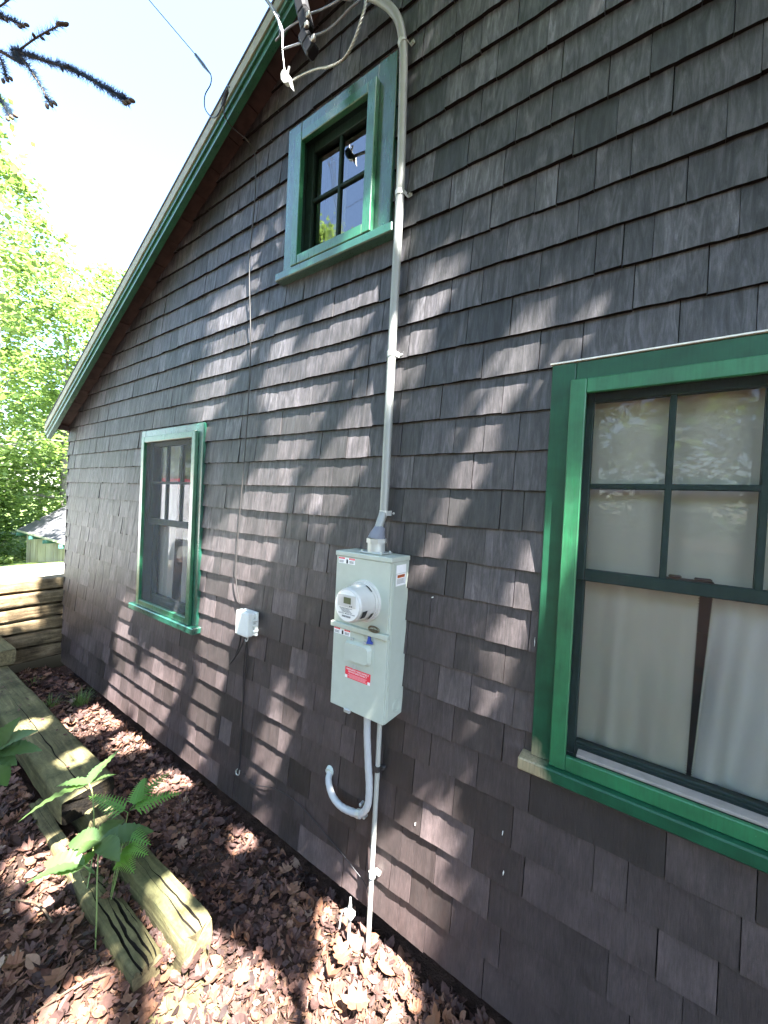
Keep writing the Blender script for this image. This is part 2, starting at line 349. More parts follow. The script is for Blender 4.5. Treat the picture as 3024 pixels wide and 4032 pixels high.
sheet("ground", rng(-5.66, -5.0, 6)+rng(-4.9, 1.2, 90)+rng(1.6, 8, 16)+[12, 20, 35, 60, 100], [-90, -60, -35, -20, -12, -8]+rng(-6, -1.8, 16)+rng(-1.7, .15, 40)+[1, 4, 8, 15, 30, 60, 90], ground_z, MAT_SOIL)
sheet("gravel_yard", [-300, -200, -120, -80, -60, -45, -36, -30, -27]+rng(-26, -7, 24)+rng(-6.6, -5.72, 4), [-200, -120, -70, -40, -25, -16]+rng(-12, 14, 30)+[20, 30, 45, 70, 120, 200], yard_z, MAT_YARD)

# ---------------------------------------------------------------- house
house = thing("house", "dark brown cedar shingled house with green trim and sloping gable roof", "house")
XL, XRIDGE, XR = -5.31, 0.9, 7.1
SL = .534
def soff(x): return 2.86 + SL*(x+5.0) if x <= XRIDGE else 2.86 + SL*(2*XRIDGE - x + 5.0)
# casing outer rectangles x0,x1,z0(top of sill),z1
W1 = (-3.505, -2.578, 1.085, 2.512)
W2 = (-1.808, -1.068, 3.295, 4.107)
W3 = (-.317, .620, 1.115, 2.527)
WIN = [W1, W2, W3]
CAS = [.068, .105, .078]
OPEN = [(w[0]+c, w[1]-c, w[2]+.012, w[3]-c) for w, c in zip(WIN, CAS)]
def sub_rects(r, holes):
    out = [r]
    for h in holes:
        nx = []
        for (a, b, c, d) in out:
            if h[1] <= a or h[0] >= b or h[3] <= c or h[2] >= d: nx.append((a, b, c, d)); continue
            if h[0] > a: nx.append((a, h[0], c, d))
            if h[1] < b: nx.append((h[1], b, c, d))
            e, f = max(a, h[0]), min(b, h[1])
            if h[2] > c: nx.append((e, f, c, h[2]))
            if h[3] < d: nx.append((e, f, h[3], d))
        out = nx
    return out
def wall_backing():
    b = MB(); n = 48; xs = sorted(set(rng(XL+.012, XR-.012, n)+[XRIDGE]+[o[0] for o in OPEN]+[o[1] for o in OPEN]))
    for x0, x1 in zip(xs, xs[1:]):
        cuts = [(o[2], o[3]) for o in OPEN if o[0] < (x0+x1)/2 < o[1]]
        lo = .10; segs = []
        for c in sorted(cuts): segs.append((lo, c[0], None)); lo = c[1]
        for z0, z1, _ in segs: b.box(x0, x1, .012, .10, z0, z1)
        i = [b.vert(p) for p in ((x0,.012,lo),(x1,.012,lo),(x1,.012,soff(x1)+.03),(x0,.012,soff(x0)+.03),(x0,.10,lo),(x1,.10,lo),(x1,.10,soff(x1)+.03),(x0,.10,soff(x0)+.03))]
        for q in ((0,1,2,3),(5,4,7,6),(0,4,5,1),(3,2,6,7)): b.face(*[i[k] for k in q])
    return b.build("gable_wall", MAT_SHEATH, house)
gable = wall_backing()
b = MB()      # hull behind the gable: side walls, back wall, floor, ceiling keep the rooms dark
b.box(XL+.02, XL+.14, .10, 7.0, -.1, soff(XL)+.02); b.box(XR-.14, XR-.02, .10, 7.0, -.1, soff(XR)+.02); b.box(XL+.02, XR-.02, 6.9, 7.02, -.1, 6.0)
b.box(XL+.14, XR-.14, .11, 6.9, .02, .10)
b.build("house_hull", MAT_SHEATH, house)
b = MB(); b.box(XL+.3, XR-.3, .16, 6.8, -.25, .02); b.build("foundation", MAT_DARK, house)
# roof: two slabs, from the drip edge up
def roof_slab(x0, x1, y0, y1, dz0, dz1, name, mat):
    bb = MB(); n = 10; xs = rng(x0, x1, n)
    for a, c in zip(xs, xs[1:]):
        i = [bb.vert((x, y, soff(x)+dz)) for dz in (dz0, dz1) for y in (y0, y1) for x in (a, c)]
        for q in ((0,2,3,1),(4,5,7,6),(0,1,5,4),(2,6,7,3)): bb.face(*[i[k] for k in q])
    for x in (x0, x1):
        i = [bb.vert((x, y, soff(x)+dz)) for dz, y in ((dz0,y0),(dz0,y1),(dz1,y1),(dz1,y0))]; bb.face(*i)
    return bb.build(name, mat, house)
roof = roof_slab(-5.42, XRIDGE, -.190, 7.1, .066, .084, "roof", MAT_ROOF); roof_slab(XRIDGE, XR+.12, -.190, 7.1, .066, .084, "roof", MAT_ROOF)
roof_slab(-5.42, XRIDGE, .004, 7.05, .0, .06, "roof_deck", MAT_SOFFIT); roof_slab(XRIDGE, XR+.12, .004, 7.05, .0, .06, "roof_deck", MAT_SOFFIT)
# ragged edge of the roof covering just above the drip edge
def slope_board(name, mat, x0, x1, y0, y1, d0, d1, parent=house, n=14, wob=0.0):
    """a board parallel to the rake, between heights d0 and d1 over the soffit line, plumb cut at both ends"""
    bb = MB(); xs = rng(x0, x1, n); prev = None
    for x in xs:
        w = wob*hnoise(x, 5.1, 7)
        ring = [bb.vert((x, y0, soff(x)+d0+w)), bb.vert((x, y1, soff(x)+d0+w)), bb.vert((x, y1, soff(x)+d1+w)), bb.vert((x, y0, soff(x)+d1+w))]
        if prev:
            for k in range(4): bb.face(prev[k], ring[k], ring[(k+1)%4], prev[(k+1)%4])
        else: bb.face(*ring)
        prev = ring
    bb.face(*prev[::-1]); return bb.build(name, mat, parent)
for x0, x1 in ((-5.44, XRIDGE), (XRIDGE, XR+.14)):
    slope_board("rake_board", MAT_GREEN2, x0, x1, -.166, -.127, -.083, .046)        # inner, deeper board
    slope_board("rake_board", MAT_GREEN2, x0, x1, -.178, -.1665, -.040, .050)        # outer board
    slope_board("drip_edge", MAT_DRIP, x0, x1, -.187, -.1785, -.006, .064)
    slope_board("rake_nailer", MAT_SOFFIT, x0, x1, -.126, -.112, -.055, .030)
# soffit boards under the rake overhang
x = -5.30; k = 0
while x < 2.2:
    w = R.uniform(.17, .21) if x < XRIDGE else .2
    x1 = x+w-.006; bb = MB(); dz = R.uniform(-.004, .004)
    i = [bb.vert((xx, y, soff(xx)+dd+dz)) for dd in (0, .018) for y in (-.111, .0) for xx in (x, x1)]
    for q in ((0,2,3,1),(4,5,7,6),(0,1,5,4),(2,6,7,3),(0,4,6,2),(1,3,7,5)): bb.face(*[i[kk] for kk in q])
    bb.build("soffit_board", MAT_SOFFIT, house); x += w
b = MB(); b.box(-5.325, -5.301, -.11, 6.9, 2.645, 2.70); b.build("eave_trim", MAT_SOFFIT, house)

# shingles ------------------------------------------------------------------------------------
ZS = [0.08, 0.24, 0.4, 0.563, 0.724, 0.885, 1.035, 1.184, 1.336, 1.485, 1.633, 1.781, 1.929, 2.081, 2.229, 2.378, 2.526, 2.675, 2.826, 2.972, 3.118, 3.27, 3.42, 3.565]
while ZS[-1] < 6.2: ZS.append(ZS[-1]+.148)
SEAM = {0:[-0.847,-0.712,-0.454,-0.136],1:[-0.9,-0.793,-0.597,-0.395,0.024],2:[-0.852,-0.683,-0.445,-0.042,0.153],3:[-2.618,-2.063,-0.895,-0.757,-0.52,-0.323,0.083,0.228],
4:[-2.136,-1.886,-1.676,-1.512,-1.355,-0.807,-0.613,-0.372,-0.101,-0.004,0.27],5:[-2.434,-1.95,-1.795,-1.569,-1.428,-0.867,-0.731,-0.519,-0.318,0.089],6:[-1.84,-1.629,-1.498,-0.797,-0.632,-0.424],
7:[-1.969,-1.714,-1.53,-0.709,-0.565],8:[-1.801,-0.873,-0.641,-0.435],9:[-2.022,-1.669,-1.527,-0.766,-0.515],10:[-1.865,-1.604,-1.482,-0.7,-0.613,-0.415],11:[-1.712,-1.54,-1.387,-0.809,-0.539],
12:[-1.433,-0.702,-0.484,-0.397],13:[-0.887,-0.606],14:[-0.853,-0.694,-0.564,-0.427],15:[-0.763,-0.498],16:[-0.848,-0.713,-0.588,-0.369,-0.227,0.041,0.217],17:[-0.938,-0.796,-0.661,-0.482,-0.084,0.103],
18:[-0.869,-0.744,-0.606,-0.383,-0.202,-0.121,-0.039,0.166],19:[-0.827,-0.657,-0.511,-0.263,0.039],20:[-0.962,-0.708,-0.585,-0.416,-0.339,-0.218,-0.113,0.124],21:[-0.931,-0.769,-0.541,-0.292,-0.16,-0.01,0.192],
22:[-0.856,-0.697,-0.501,-0.373,-0.192,-0.074,0.126],23:[-0.903,-0.775,-0.65,-0.457,-0.345,-0.05],24:[-0.816,-0.591,-0.401],25:[-0.842,-0.752,-0.663,-0.516],26:[-0.943,-0.784]}
def project(p):
    d = Vector(p)-CAM; z = d.dot(FW)
    return (None if z < .05 else (.5+d.dot(RT)/z*1514/3024, .5-d.dot(UP)/z*1514/4032))
shingles = []
HOLES = [(w[0]+.012, w[1]-.012, w[2]-.02, w[3]-.012) for w in WIN]
for k in range(len(ZS)-1):
    z0, z1 = ZS[k], ZS[k+1]
    ctone = R.gauss(0, .07); known = SEAM.get(k, []); seams = [XL-.012]; x = XL
    lo, hi = (known[0], known[-1]) if known else (99, 99)
    def run(a, bnd):
        out = []; x = a
        while True:
            w = min(.34, max(.07, R.lognormvariate(math.log(.175), .36)))
            if x+w > bnd-.06: return out
            x += w; out.append(x)
    if known:
        seams += run(XL, lo)
        for a, c in zip(known, known[1:]):
            seams.append(a)
            if c-a > .5: seams += run(a, c)
        seams.append(hi); seams += run(hi, XR)
    else: seams += run(XL, XR)
    seams.append(XR+.012)
    for a, c in zip(seams, seams[1:]):
        t0 = R.uniform(-.0022, .0022); th = R.uniform(.0145, .0190); tone = min(1, max(0, R.gauss(.5, .25)+ctone))
        if R.random() < .12: tone = R.uniform(.0, .2)
        gl, gr = R.uniform(.0004, .0020), R.uniform(.0004, .0020)
        for (xa, xb, za, zb) in sub_rects((a+gl, c-gr, z0, z1+.012), HOLES):
            if xb-xa < .012 or zb-za < .02: continue
            shingles.append((xa, xb, za+(t0 if za == z0 else 0), zb, th if za == z0 else .006, tone, z1))
def shingle_geo(bb, s):
    xa, xb, za, zb, th, tone, z1 = s; bb.tone = tone
    n = max(2, min(10, int((xb-xa)/.02))); prev = None; skew = R.gauss(0, .0008); cup = R.gauss(.0004, .0008); lean = R.gauss(0, .0006)
    for i in range(n+1):
        x = xa+(xb-xa)*i/n; zt = min(zb, soff(x)+.02)
        if zt-za < .008: prev = None; continue
        q = 2*i/n-1; j = R.uniform(-.0011, .0011)-skew*q-cup*q*q; jz = R.uniform(-.0012, .0012)+lean*q
        f = (zt-za)/(z1-za) if z1 > za else 1
        yt = -(th*(1-min(1.0, f))+.0010*f)
        ring = (bb.vert((x, -th+j, za+jz)), bb.vert((x, yt+j*.5, zt)), bb.vert((x, .006, za+jz)))
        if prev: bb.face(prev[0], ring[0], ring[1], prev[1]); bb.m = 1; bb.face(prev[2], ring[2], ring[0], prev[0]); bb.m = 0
        else: bb.face(ring[0], ring[1], ring[2])
        prev = ring
    if prev: bb.face(prev[0], prev[2], prev[1])
def shown(s):
    p = [project((x, -.01, z)) for x, z in ((s[0], s[2]), (s[1], s[2]), (s[1], min(s[3], s[6])), (s[0], min(s[3], s[6])))]
    if any(q is None for q in p): return 0
    q = [(min(1, max(0, u)), min(1, max(0, v))) for u, v in p]
    if soff((s[0]+s[1])/2) < s[2]+.02: return 0
    return abs(sum(q[i][0]*q[(i+1)%4][1]-q[(i+1)%4][0]*q[i][1] for i in range(4)))
order = sorted(range(len(shingles)), key=lambda i: -shown(shingles[i]))
rest = MB()
for n, i in enumerate(order):
    if soff((shingles[i][0]+shingles[i][1])/2) < shingles[i][2]-.05: continue
    if n < 300:
        bb = MB(); shingle_geo(bb, shingles[i])
        if bb.f: bb.build("shingle", [MAT_SHINGLE, MAT_BUTT], gable)
    else: shingle_geo(rest, shingles[i])
tag(rest.build("shingle_field", [MAT_SHINGLE, MAT_BUTT], gable), kind='stuff')
# corner return of shingles on the left side of the house
b = MB()
for k in range(len(ZS)-1):
    if ZS[k] > 2.7: break
    y = -.012
    while y < 6.9:
        w = min(.3, max(.08, R.lognormvariate(math.log(.15), .35))); b.tone = R.random()
        i = [b.vert(p) for p in ((XL-.012, y, ZS[k]), (XL-.012, y+w-.002, ZS[k]), (XL-.001, y+w-.002, ZS[k+1]), (XL-.001, y, ZS[k+1]), (XL+.02, y, ZS[k]), (XL+.02, y+w-.002, ZS[k]))]
        b.face(i[1], i[0], i[3], i[2]); b.face(i[0], i[1], i[5], i[4]); b.face(i[0], i[4], i[3]); y += w
tag(b.build("shingle_field", MAT_SHINGLE, gable), kind='stuff')

# windows -------------------------------------------------------------------------------------
def frame_ring(bb, x0, x1, z0, z1, w, y0, y1, bev=.002, bottom=True, top=True):
    bb.box(x0, x0+w, y0, y1, z0, z1, bev); bb.box(x1-w, x1, y0, y1, z0, z1, bev)
    if top: bb.box(x0+w, x1-w, y0+.0015, y1, z1-w, z1, bev)
    if bottom: bb.box(x0+w, x1-w, y0+.0015, y1, z0, z0+w, bev)
def curtain_mesh(x0, x1, z0, z1, y, amp, folds, seed, taper=0.0, lean=0.0):
    bb = MB(); n = 70; mz = 14; ids = []
    for j in range(mz+1):
        v = j/mz; row = []
        for i in range(n+1):
            u = i/n; xx = x0+(x1-x0)*u
            xx += (taper*(1-v))*(u-.0)*(-1) + lean*(1-v)
            a = amp*(.55+.45*math.sin(seed+3*u))*(1.15-.4*v)
            yy = y + a*math.sin(2*math.pi*folds*u+seed+.5*math.sin(3*v+seed)) + .006*mnoise.noise(Vector((u*9, v*3, seed)))
            row.append(bb.vert((xx, yy, z0+(z1-z0)*v)))
        ids.append(row)
    for j in range(mz):
        for i in range(n): bb.face(ids[j][i], ids[j][i+1], ids[j+1][i+1], ids[j+1][i])
    return bb
def window(w, cas, name_sill_out, proud, ring_w, cols, rows, lower_split, sash_y, bw=.04, bot=.07, flash=False, ringmat=None, casmat=None, screen=True, glass=MAT_GLASS):
    x0, x1, z0, z1 = w
    bb = MB(); frame_ring(bb, x0, x1, z0, z1, cas, -.030, .011, .003, bottom=False)
    win = bb.build("window", casmat or MAT_GREEN, house)
    o = (x0+cas, x1-cas, z0, z1-cas)
    s = MB(); so = name_sill_out; s.box(x0-.035, x1+.035, -so, .0105, z0-.046, z0-.001, .005)
    s.box(o[0], o[1], .0115, .095, z0-.03, z0-.003, .003); s.build("sill", casmat or MAT_GREEN, win)
    # projecting stop / storm frame
    q = MB(); frame_ring(q, o[0]-.012, o[1]+.012, z0+.001, o[3]+.012, ring_w, -proud, -.0305, .003); q.build("storm_frame", ringmat or MAT_GREEN2, win)
    q = MB(); frame_ring(q, o[0]+.004, o[1]-.004, z0+.002, o[3]-.004, .012, -.0302, .094, .0); q.build("jamb", MAT_SASH, win)
    a = (o[0]+ring_w-.014, o[1]-ring_w+.014, z0+ring_w, o[3]-ring_w+.014)
    q = MB(); i = [q.vert(p) for p in ((a[0],-.034,a[2]),(a[1],-.034,a[2]),(a[1],-.034,a[3]),(a[0],-.034,a[3]))]; q.face(*i)
    if screen: q.build("insect_screen", MAT_SCREEN_SUNVEIL if screen == "sunveil" else MAT_SCREEN, win)
    # sashes
    xa, xb = o[0]+.016, o[1]-.016; zb, zt = z0+.014, o[3]-.016
    def sash(za, zc, y, cols, rows, bw, bot=None):
        q = MB(); frame_ring(q, xa, xb, za, zc, bw, y, y+.034, .003)
        if bot: q.box(xa+bw, xb-bw, y+.0015, y+.034, za+bw-.001, za+bot, .003)
        sh = q.build("sash", MAT_SASH, win)
        zl = za+(bot or bw); ww = (xb-xa-2*bw); hh = zc-bw-zl; mw = .019
        for c in range(1, cols):
            mm = MB(); xc = xa+bw+ww*c/cols; mm.box(xc-mw/2, xc+mw/2, y+.004, y+.030, zl-.001, zc-bw+.001, .003); mm.build("muntin", MAT_SASH, win)
        for r in range(1, rows):
            mm = MB(); zc2 = zl+hh*r/rows; mm.box(xa+bw-.001, xb-bw+.001, y+.005, y+.029, zc2-mw/2, zc2+mw/2, .003); mm.build("muntin", MAT_SASH, win)
        for c in range(cols):
            for r in range(rows):
                g = MB(); p0 = xa+bw+ww*c/cols; p1 = xa+bw+ww*(c+1)/cols; r0 = zl+hh*r/rows; r1 = zl+hh*(r+1)/rows
                i = [g.vert(p) for p in ((p0,y+.017,r0),(p1,y+.017,r0),(p1,y+.017,r1),(p0,y+.017,r1))]; g.face(*i); g.build("pane", glass, win)
    if lower_split:
        zm = zb+(zt-zb)*lower_split
        sash(zm-.012, zt, sash_y, cols, rows, bw); sash(zb, zm+.02, sash_y+.036, 1, 1, .038, bot)
    else: sash(zb, zt, sash_y, cols, rows, bw, bot)
    if flash:
        q = MB(); q.box(x0-.006, x1+.006, -.036, .0, z1+.001, z1+.006); q.build("flashing", MAT_FLASH, win)
    return win, o
win1, o1 = window(W1, CAS[0], .075, .056, .045, 3, 2, .50, .004, .048, screen="sunveil")
win2, o2 = window(W2, CAS[1], .060, .062, .050, 2, 2, None, .004, .054, .095, screen=False, glass=MAT_GLASS_DOUBLE)
win3, o3 = window(W3, CAS[2], .072, .050, .050, 3, 2, .4985, .016, .040, .05, flash=True, ringmat=MAT_GREEN3, casmat=worn_green())
curtain_mesh(o3[0]-.03, .138, 1.14, 1.85, .102, .013, 3.3, .6, taper=.006).build("curtain", MAT_CURTAIN, win3, True)
curtain_mesh(.181, o3[1]+.03, 1.14, 1.85, .104, .019, 3.7, 2.1, taper=-.01, lean=-.030).build("curtain", MAT_CURTAIN2, win3, True)
curtain_mesh(o3[0]-.03, o3[1]+.03, 1.79, 2.50, .085, .003, 2, 1.1).build("window_shade", MAT_CURTAIN, win3, True)
b = MB()
for k in range(70):      # picot edge of the two curtains
    z = 1.15+.62*k/70; v = (z-1.14)/.71
    b.disc((.138-.006*(1-v)+.001, .102, z), (0,1,0), .0035, .0035, -.001, .001, 6); b.disc((.181-.030*(1-v)-.001, .106, z), (0,1,0), .0035, .0035, -.001, .001, 6)
b.build("lace_edge", MAT_CURTAIN, win3)
b = MB(); b.box(.03, .17, .052, .068, 1.800, 1.811, .003); b.box(.055, .09, .046, .064, 1.811, 1.820, .004); b.box(.12, .165, .042, .064, 1.811, 1.819, .004); b.build("sash_lock", MAT_INK, win3)
b = MB(); b.box(-.17, .50, -.029, .014, 1.166, 1.176, .002); b.build("sill_strip", plain("bare_strip", (.28,.25,.22), .8), win3)
curtain_mesh(o1[0]-.02, o1[0]+.30, 1.13, 2.40, .105, .012, 3.4, .3, taper=.06, lean=.0).build("curtain", MAT_CURTAIN2, win1, True)
curtain_mesh(o1[0]+.36, o1[1]+.04, 1.13, 1.80, .110, .012, 4, 1.7, taper=-.02).build("curtain", MAT_CURTAIN2, win1, True)
curtain_mesh(o2[0]-.02, o2[0]+.15, 3.3, 4.05, .20, .012, 3, .3, taper=.02).build("curtain", MAT_CURTAIN2, win2, True)
# ---------------------------------------------------------------- electrical service
PX0, PX1, PZ0, PZ1, PY = -1.193, -.885, 1.062, 1.762, -.150
panel = thing("meter_panel", "grey steel electric meter and disconnect enclosure on the shingle wall", "meter panel")
b = MB(); b.box(PX0, PX1, PY+.006, -.004, PZ0, PZ1, .003); body = b.build("enclosure", MAT_BOX, panel)
b = MB(); b.box(PX0-.003, PX1+.004, PY-.006, -.003, PZ1-.006, PZ1+.016, .003); b.build("top_cap", MAT_BOX, panel)
b = MB(); b.box(PX0+.002, PX1-.004, PY-.001, PY+.0055, 1.452, PZ1-.007, .0015); b.build("meter_cover", MAT_BOX, panel)
b = MB(); b.box(PX0+.002, PX1-.004, PY-.001, PY+.0055, PZ0+.001, 1.428, .0015); b.build("disconnect_cover", MAT_BOX, panel)
b = MB(); b.box(PX0-.006, PX1+.006, PY-.017, PY+.004, 1.4285, 1.4515, .003); b.build("cover_rail", MAT_BOX, panel)
b = MB(); b.box(PX1-.0005, PX1+.0018, PY+.020, PY+.023, PZ0+.004, PZ1-.010); b.build("side_seam", MAT_BOX, panel)
# meter
mc = (-1.022, 0, 1.572)
b = MB(); b.disc((mc[0], PY-.001, mc[2]), (0,-1,0), .094, .090, 0, .012, 40); b.disc((mc[0], PY-.001, mc[2]), (0,-1,0), .086, .083, .012, .022, 40)
meter = smooth_mesh(b.build("meter", MAT_METER, panel), 35)
b = MB(); b.disc((mc[0], PY-.021, mc[2]), (0,-1,0), .080, .072, 0, .085, 40, cap1=False); b.disc((mc[0], PY-.021, mc[2]), (0,-1,0), .072, .066, .085, .094, 40); smooth_mesh(b.build("meter_housing", MAT_METER, meter), 35)
fy = PY-.1155
b = MB(); b.disc((mc[0], fy, mc[2]), (0,-1,0), .0645, .0645, 0, .0012, 40); b.build("meter_face", MAT_FACE, meter)
def plate(bb, x0, x1, z0, z1, y, t=.0012): bb.box(x0, x1, y-t, y, z0, z1)
b = MB(); plate(b, mc[0]-.046, mc[0]+.046, mc[2]-.004, mc[2]+.046, fy-.0012, .0045); b.build("display_bezel", MAT_METER, meter)
b = MB(); plate(b, mc[0]-.014, mc[0]+.024, mc[2]+.010, mc[2]+.036, fy-.0058); b.build("display", MAT_LCD, meter)
FRONT = Matrix.Rotation(RAD(90), 4, 'X')
def front_text(parent, s, x, y, z, size, mat, align='CENTER'): return text_into(parent, "lettering", s, size, Matrix.Translation((x, y, z)) @ FRONT, mat, align)
front_text(meter, "CENTRAL MAINE POWER", mc[0], fy-.0016, mc[2]-.034, .0078, MAT_INK)
b = MB()
for k in range(16): plate(b, mc[0]-.024+k*.003, mc[0]-.024+k*.003+(.0018 if k%3 else .0010), mc[2]-.049, mc[2]-.041, fy-.0014, .0004)
for k in range(5): plate(b, mc[0]-.04+.004*k, mc[0]+.03-.005*((k*7)%4), mc[2]-.012-.004*k, mc[2]-.0105-.004*k, fy-.0014, .0004)
plate(b, mc[0]+.018, mc[0]+.023, mc[2]-.001, mc[2]+.004, fy-.0062, .0004); plate(b, mc[0]+.027, mc[0]+.032, mc[2]-.001, mc[2]+.004, fy-.0062, .0004); b.build("printed_marks", MAT_INK, meter)
b = MB()      # dark vents on the housing's lower right
for a0, r, d0, d1 in ((-38, .0752, .050, .082), (-52, .0805, .006, .022), (42, .0806, .004, .012)):
    for t in range(6):
        an = RAD(a0+t*4.5); an2 = RAD(a0+(t+1)*4.5); rr = r+.0016
        i = [b.vert((mc[0]+rr*math.cos(q), PY-.021-d, mc[2]+rr*math.sin(q))) for q, d in ((an,d0),(an2,d0),(an2,d1),(an,d1))]; b.face(*i)
b.build("housing_vent", MAT_INK, meter)
# door of the disconnect, raised panel, hinges and latch
b = MB(); b.box(-1.118, -.950, PY-.0035, PY-.0012, 1.268, 1.388, .001); door = b.build("breaker_door", MAT_BOX, panel)
def round_rect(bb, x0, x1, z0, z1, r, y0, y1, inset):
    def loop(x0, x1, z0, z1, y):
        out = []
        for cx, cz, a in ((x1-r, z1-r, 0), (x0+r, z1-r, 90), (x0+r, z0+r, 180), (x1-r, z0+r, 270)):
            for t in range(6): q = RAD(a+t*18); out.append(bb.vert((cx+r*math.cos(q), y, cz+r*math.sin(q))))
        return out
    A = loop(x0, x1, z0, z1, y0); B = loop(x0+inset, x1-inset, z0+inset, z1-inset, y1)
    for k in range(len(A)): bb.face(A[k], B[k], B[(k+1)%len(A)], A[(k+1)%len(A)])
    bb.face(*B)
b = MB(); round_rect(b, -1.112, -.965, 1.290, 1.384, .020, PY-.0035, PY-.022, .009); smooth_mesh(b.build("raised_panel", MAT_BOX, door), 50)
b = MB()
for xx in (-1.075, -1.000): b.box(xx-.008, xx+.008, PY-.012, PY-.001, 1.386, 1.397, .002)
b.build("hinge", MAT_GALV, door)
b = MB(); b.tube([(-1.052+.007*math.cos(t), PY-.012, 1.272+.009*math.sin(t)) for t in [k*math.pi/6 for k in range(13)]], .0022, 6, False); b.build("latch_ring", MAT_GALV, door)
# labels
b = MB(); plate(b, -1.109, -.966, 1.209, 1.258, PY-.0012, .0006); red = b.build("red_label", MAT_RED, panel)
yl = PY-.0024
front_text(red, "EMERGENCY DISCONNECT", -1.0375, yl, 1.2495, .0104, MAT_WHITE); front_text(red, "SERVICE DISCONNECT", -1.0375, yl, 1.2390, .0104, MAT_WHITE)
b = MB()
for k in range(4): plate(b, -1.090+.003*(k%2), -.985-.004*(k%3), 1.2275-.0048*k, 1.2302-.0048*k, PY-.0020, .0003)
b.build("printed_lines", MAT_PINKINK, red)
b = MB(); plate(b, -1.109, -1.095, 1.2095, 1.2225, PY-.0020, .0003); plate(b, -.980, -.9665, 1.2095, 1.2225, PY-.0020, .0003); b.build("white_corner", MAT_WHITE, red)
for zz, xx in ((1.7365, -1.130), (1.4095, -1.138)):
    b = MB(); plate(b, xx-.048, xx+.048, zz-.0135, zz+.0135, PY-.0012, .0006); st = b.build("warning_sticker", MAT_WHITE, panel)
    b = MB(); plate(b, xx-.047, xx-.012, zz+.006, zz+.013, PY-.0020, .0003); plate(b, xx+.014, xx+.047, zz+.006, zz+.013, PY-.0020, .0003); b.build("red_header", MAT_RED, st)
    b = MB()
    for k in range(4): plate(b, xx-.045, xx-.016-.003*(k%2), zz-.001-.003*k, zz+.0003-.003*k, PY-.0020, .0003); plate(b, xx+.016, xx+.044-.004*(k%2), zz-.001-.003*k, zz+.0003-.003*k, PY-.0020, .0003)
    plate(b, xx-.002, xx+.008, zz-.012, zz+.002, PY-.0020, .0003)
    for k in range(3): plate(b, xx-.0015+.0035*k, xx+.0008+.0035*k, zz+.002, zz+.008-.002*abs(k-1), PY-.0020, .0003)
    b.build("hand_symbol", MAT_INK, st)
    b = MB(); plate(b, xx-.041, xx-.018, zz+.0082, zz+.0108, PY-.0024, .0003); plate(b, xx+.020, xx+.041, zz+.0082, zz+.0108, PY-.0024, .0003); b.build("header_print", MAT_PINKINK, st)
def side_plate(bb, y0, y1, z0, z1, t0, t1): bb.box(PX1+t0, PX1+t1, y0, y1, z0, z1)
SIDE = Matrix.Translation((PX1+.0035, 0, 0)) @ Matrix.Rotation(RAD(90), 4, 'Z') @ FRONT
b = MB(); side_plate(b, -.111, -.033, 1.706, 1.742, .0005, .0012); side_plate(b, -.111, -.033, 1.651, 1.7035, .0005, .0012); sl = b.build("side_label", MAT_WHITE, panel)
b = MB(); side_plate(b, -.102, -.042, 1.686, 1.699, .0013, .0016); b.build("orange_header", MAT_ORANGE, sl)
b = MB()
for k in range(5): side_plate(b, -.106, -.040-.006*(k%2), 1.679-.0045*k, 1.6805-.0045*k, .0013, .0016)
b.build("printed_lines", MAT_INK, sl)
text_into(sl, "lettering", "WARNING", .012, Matrix.Translation((PX1+.0019, -.072, 1.6925)) @ Matrix.Rotation(RAD(90), 4, 'Z') @ FRONT, MAT_INK, 'CENTER')
b = MB()
for r0 in (.030, .020): b.tube([(PX1+.0004, -.060+r0*math.cos(t), 1.115+r0*math.sin(t)) for t in [k*math.pi/12 for k in range(25)]], .0016, 6, False)
b.build("knockout", MAT_BOX, panel)
# hasp, seal, bottom latch
b = MB(); pts = [(-.948+.027*math.cos(t), PY-.018, 1.4655+.011*math.sin(t)) for t in [k*math.pi/10 for k in range(21)]]; b.tube(pts, .0042, 6, False); b.box(-.975, -.921, PY-.017, PY-.0115, 1.459, 1.463, .001); b.build("hasp", plain("bronze_hasp", (.20, .18, .13), .4, .5, .8), panel)
b = MB()
i = [b.vert(p) for p in ((-.990,PY-.013,1.392),(-.955,PY-.013,1.397),(-.957,PY-.013,1.405),(-.967,PY-.013,1.410),(-.971,PY-.013,1.430),(-.980,PY-.013,1.428),(-.984,PY-.013,1.408))]
j = [b.vert((b.v[q][0], PY-.007, b.v[q][2])) for q in i]; b.face(*i[::-1]); b.face(*j)
for k in range(7): b.face(i[k], i[(k+1)%7], j[(k+1)%7], j[k])
b.build("blue_seal", MAT_BLUE, panel)
b = MB(); b.tube(spline([(-.990,PY-.010,1.395),(-.996,PY-.012,1.43),(-.968,PY-.018,1.459),(-.952,PY-.014,1.43),(-.956,PY-.010,1.396)]), .0008, 5); b.build("seal_wire", MAT_GALV, panel)
b = MB(); b.box(-1.105, -1.070, PY-.008, PY+.010, PZ0-.012, PZ0+.006, .003); b.build("bottom_latch", MAT_GALV, panel)

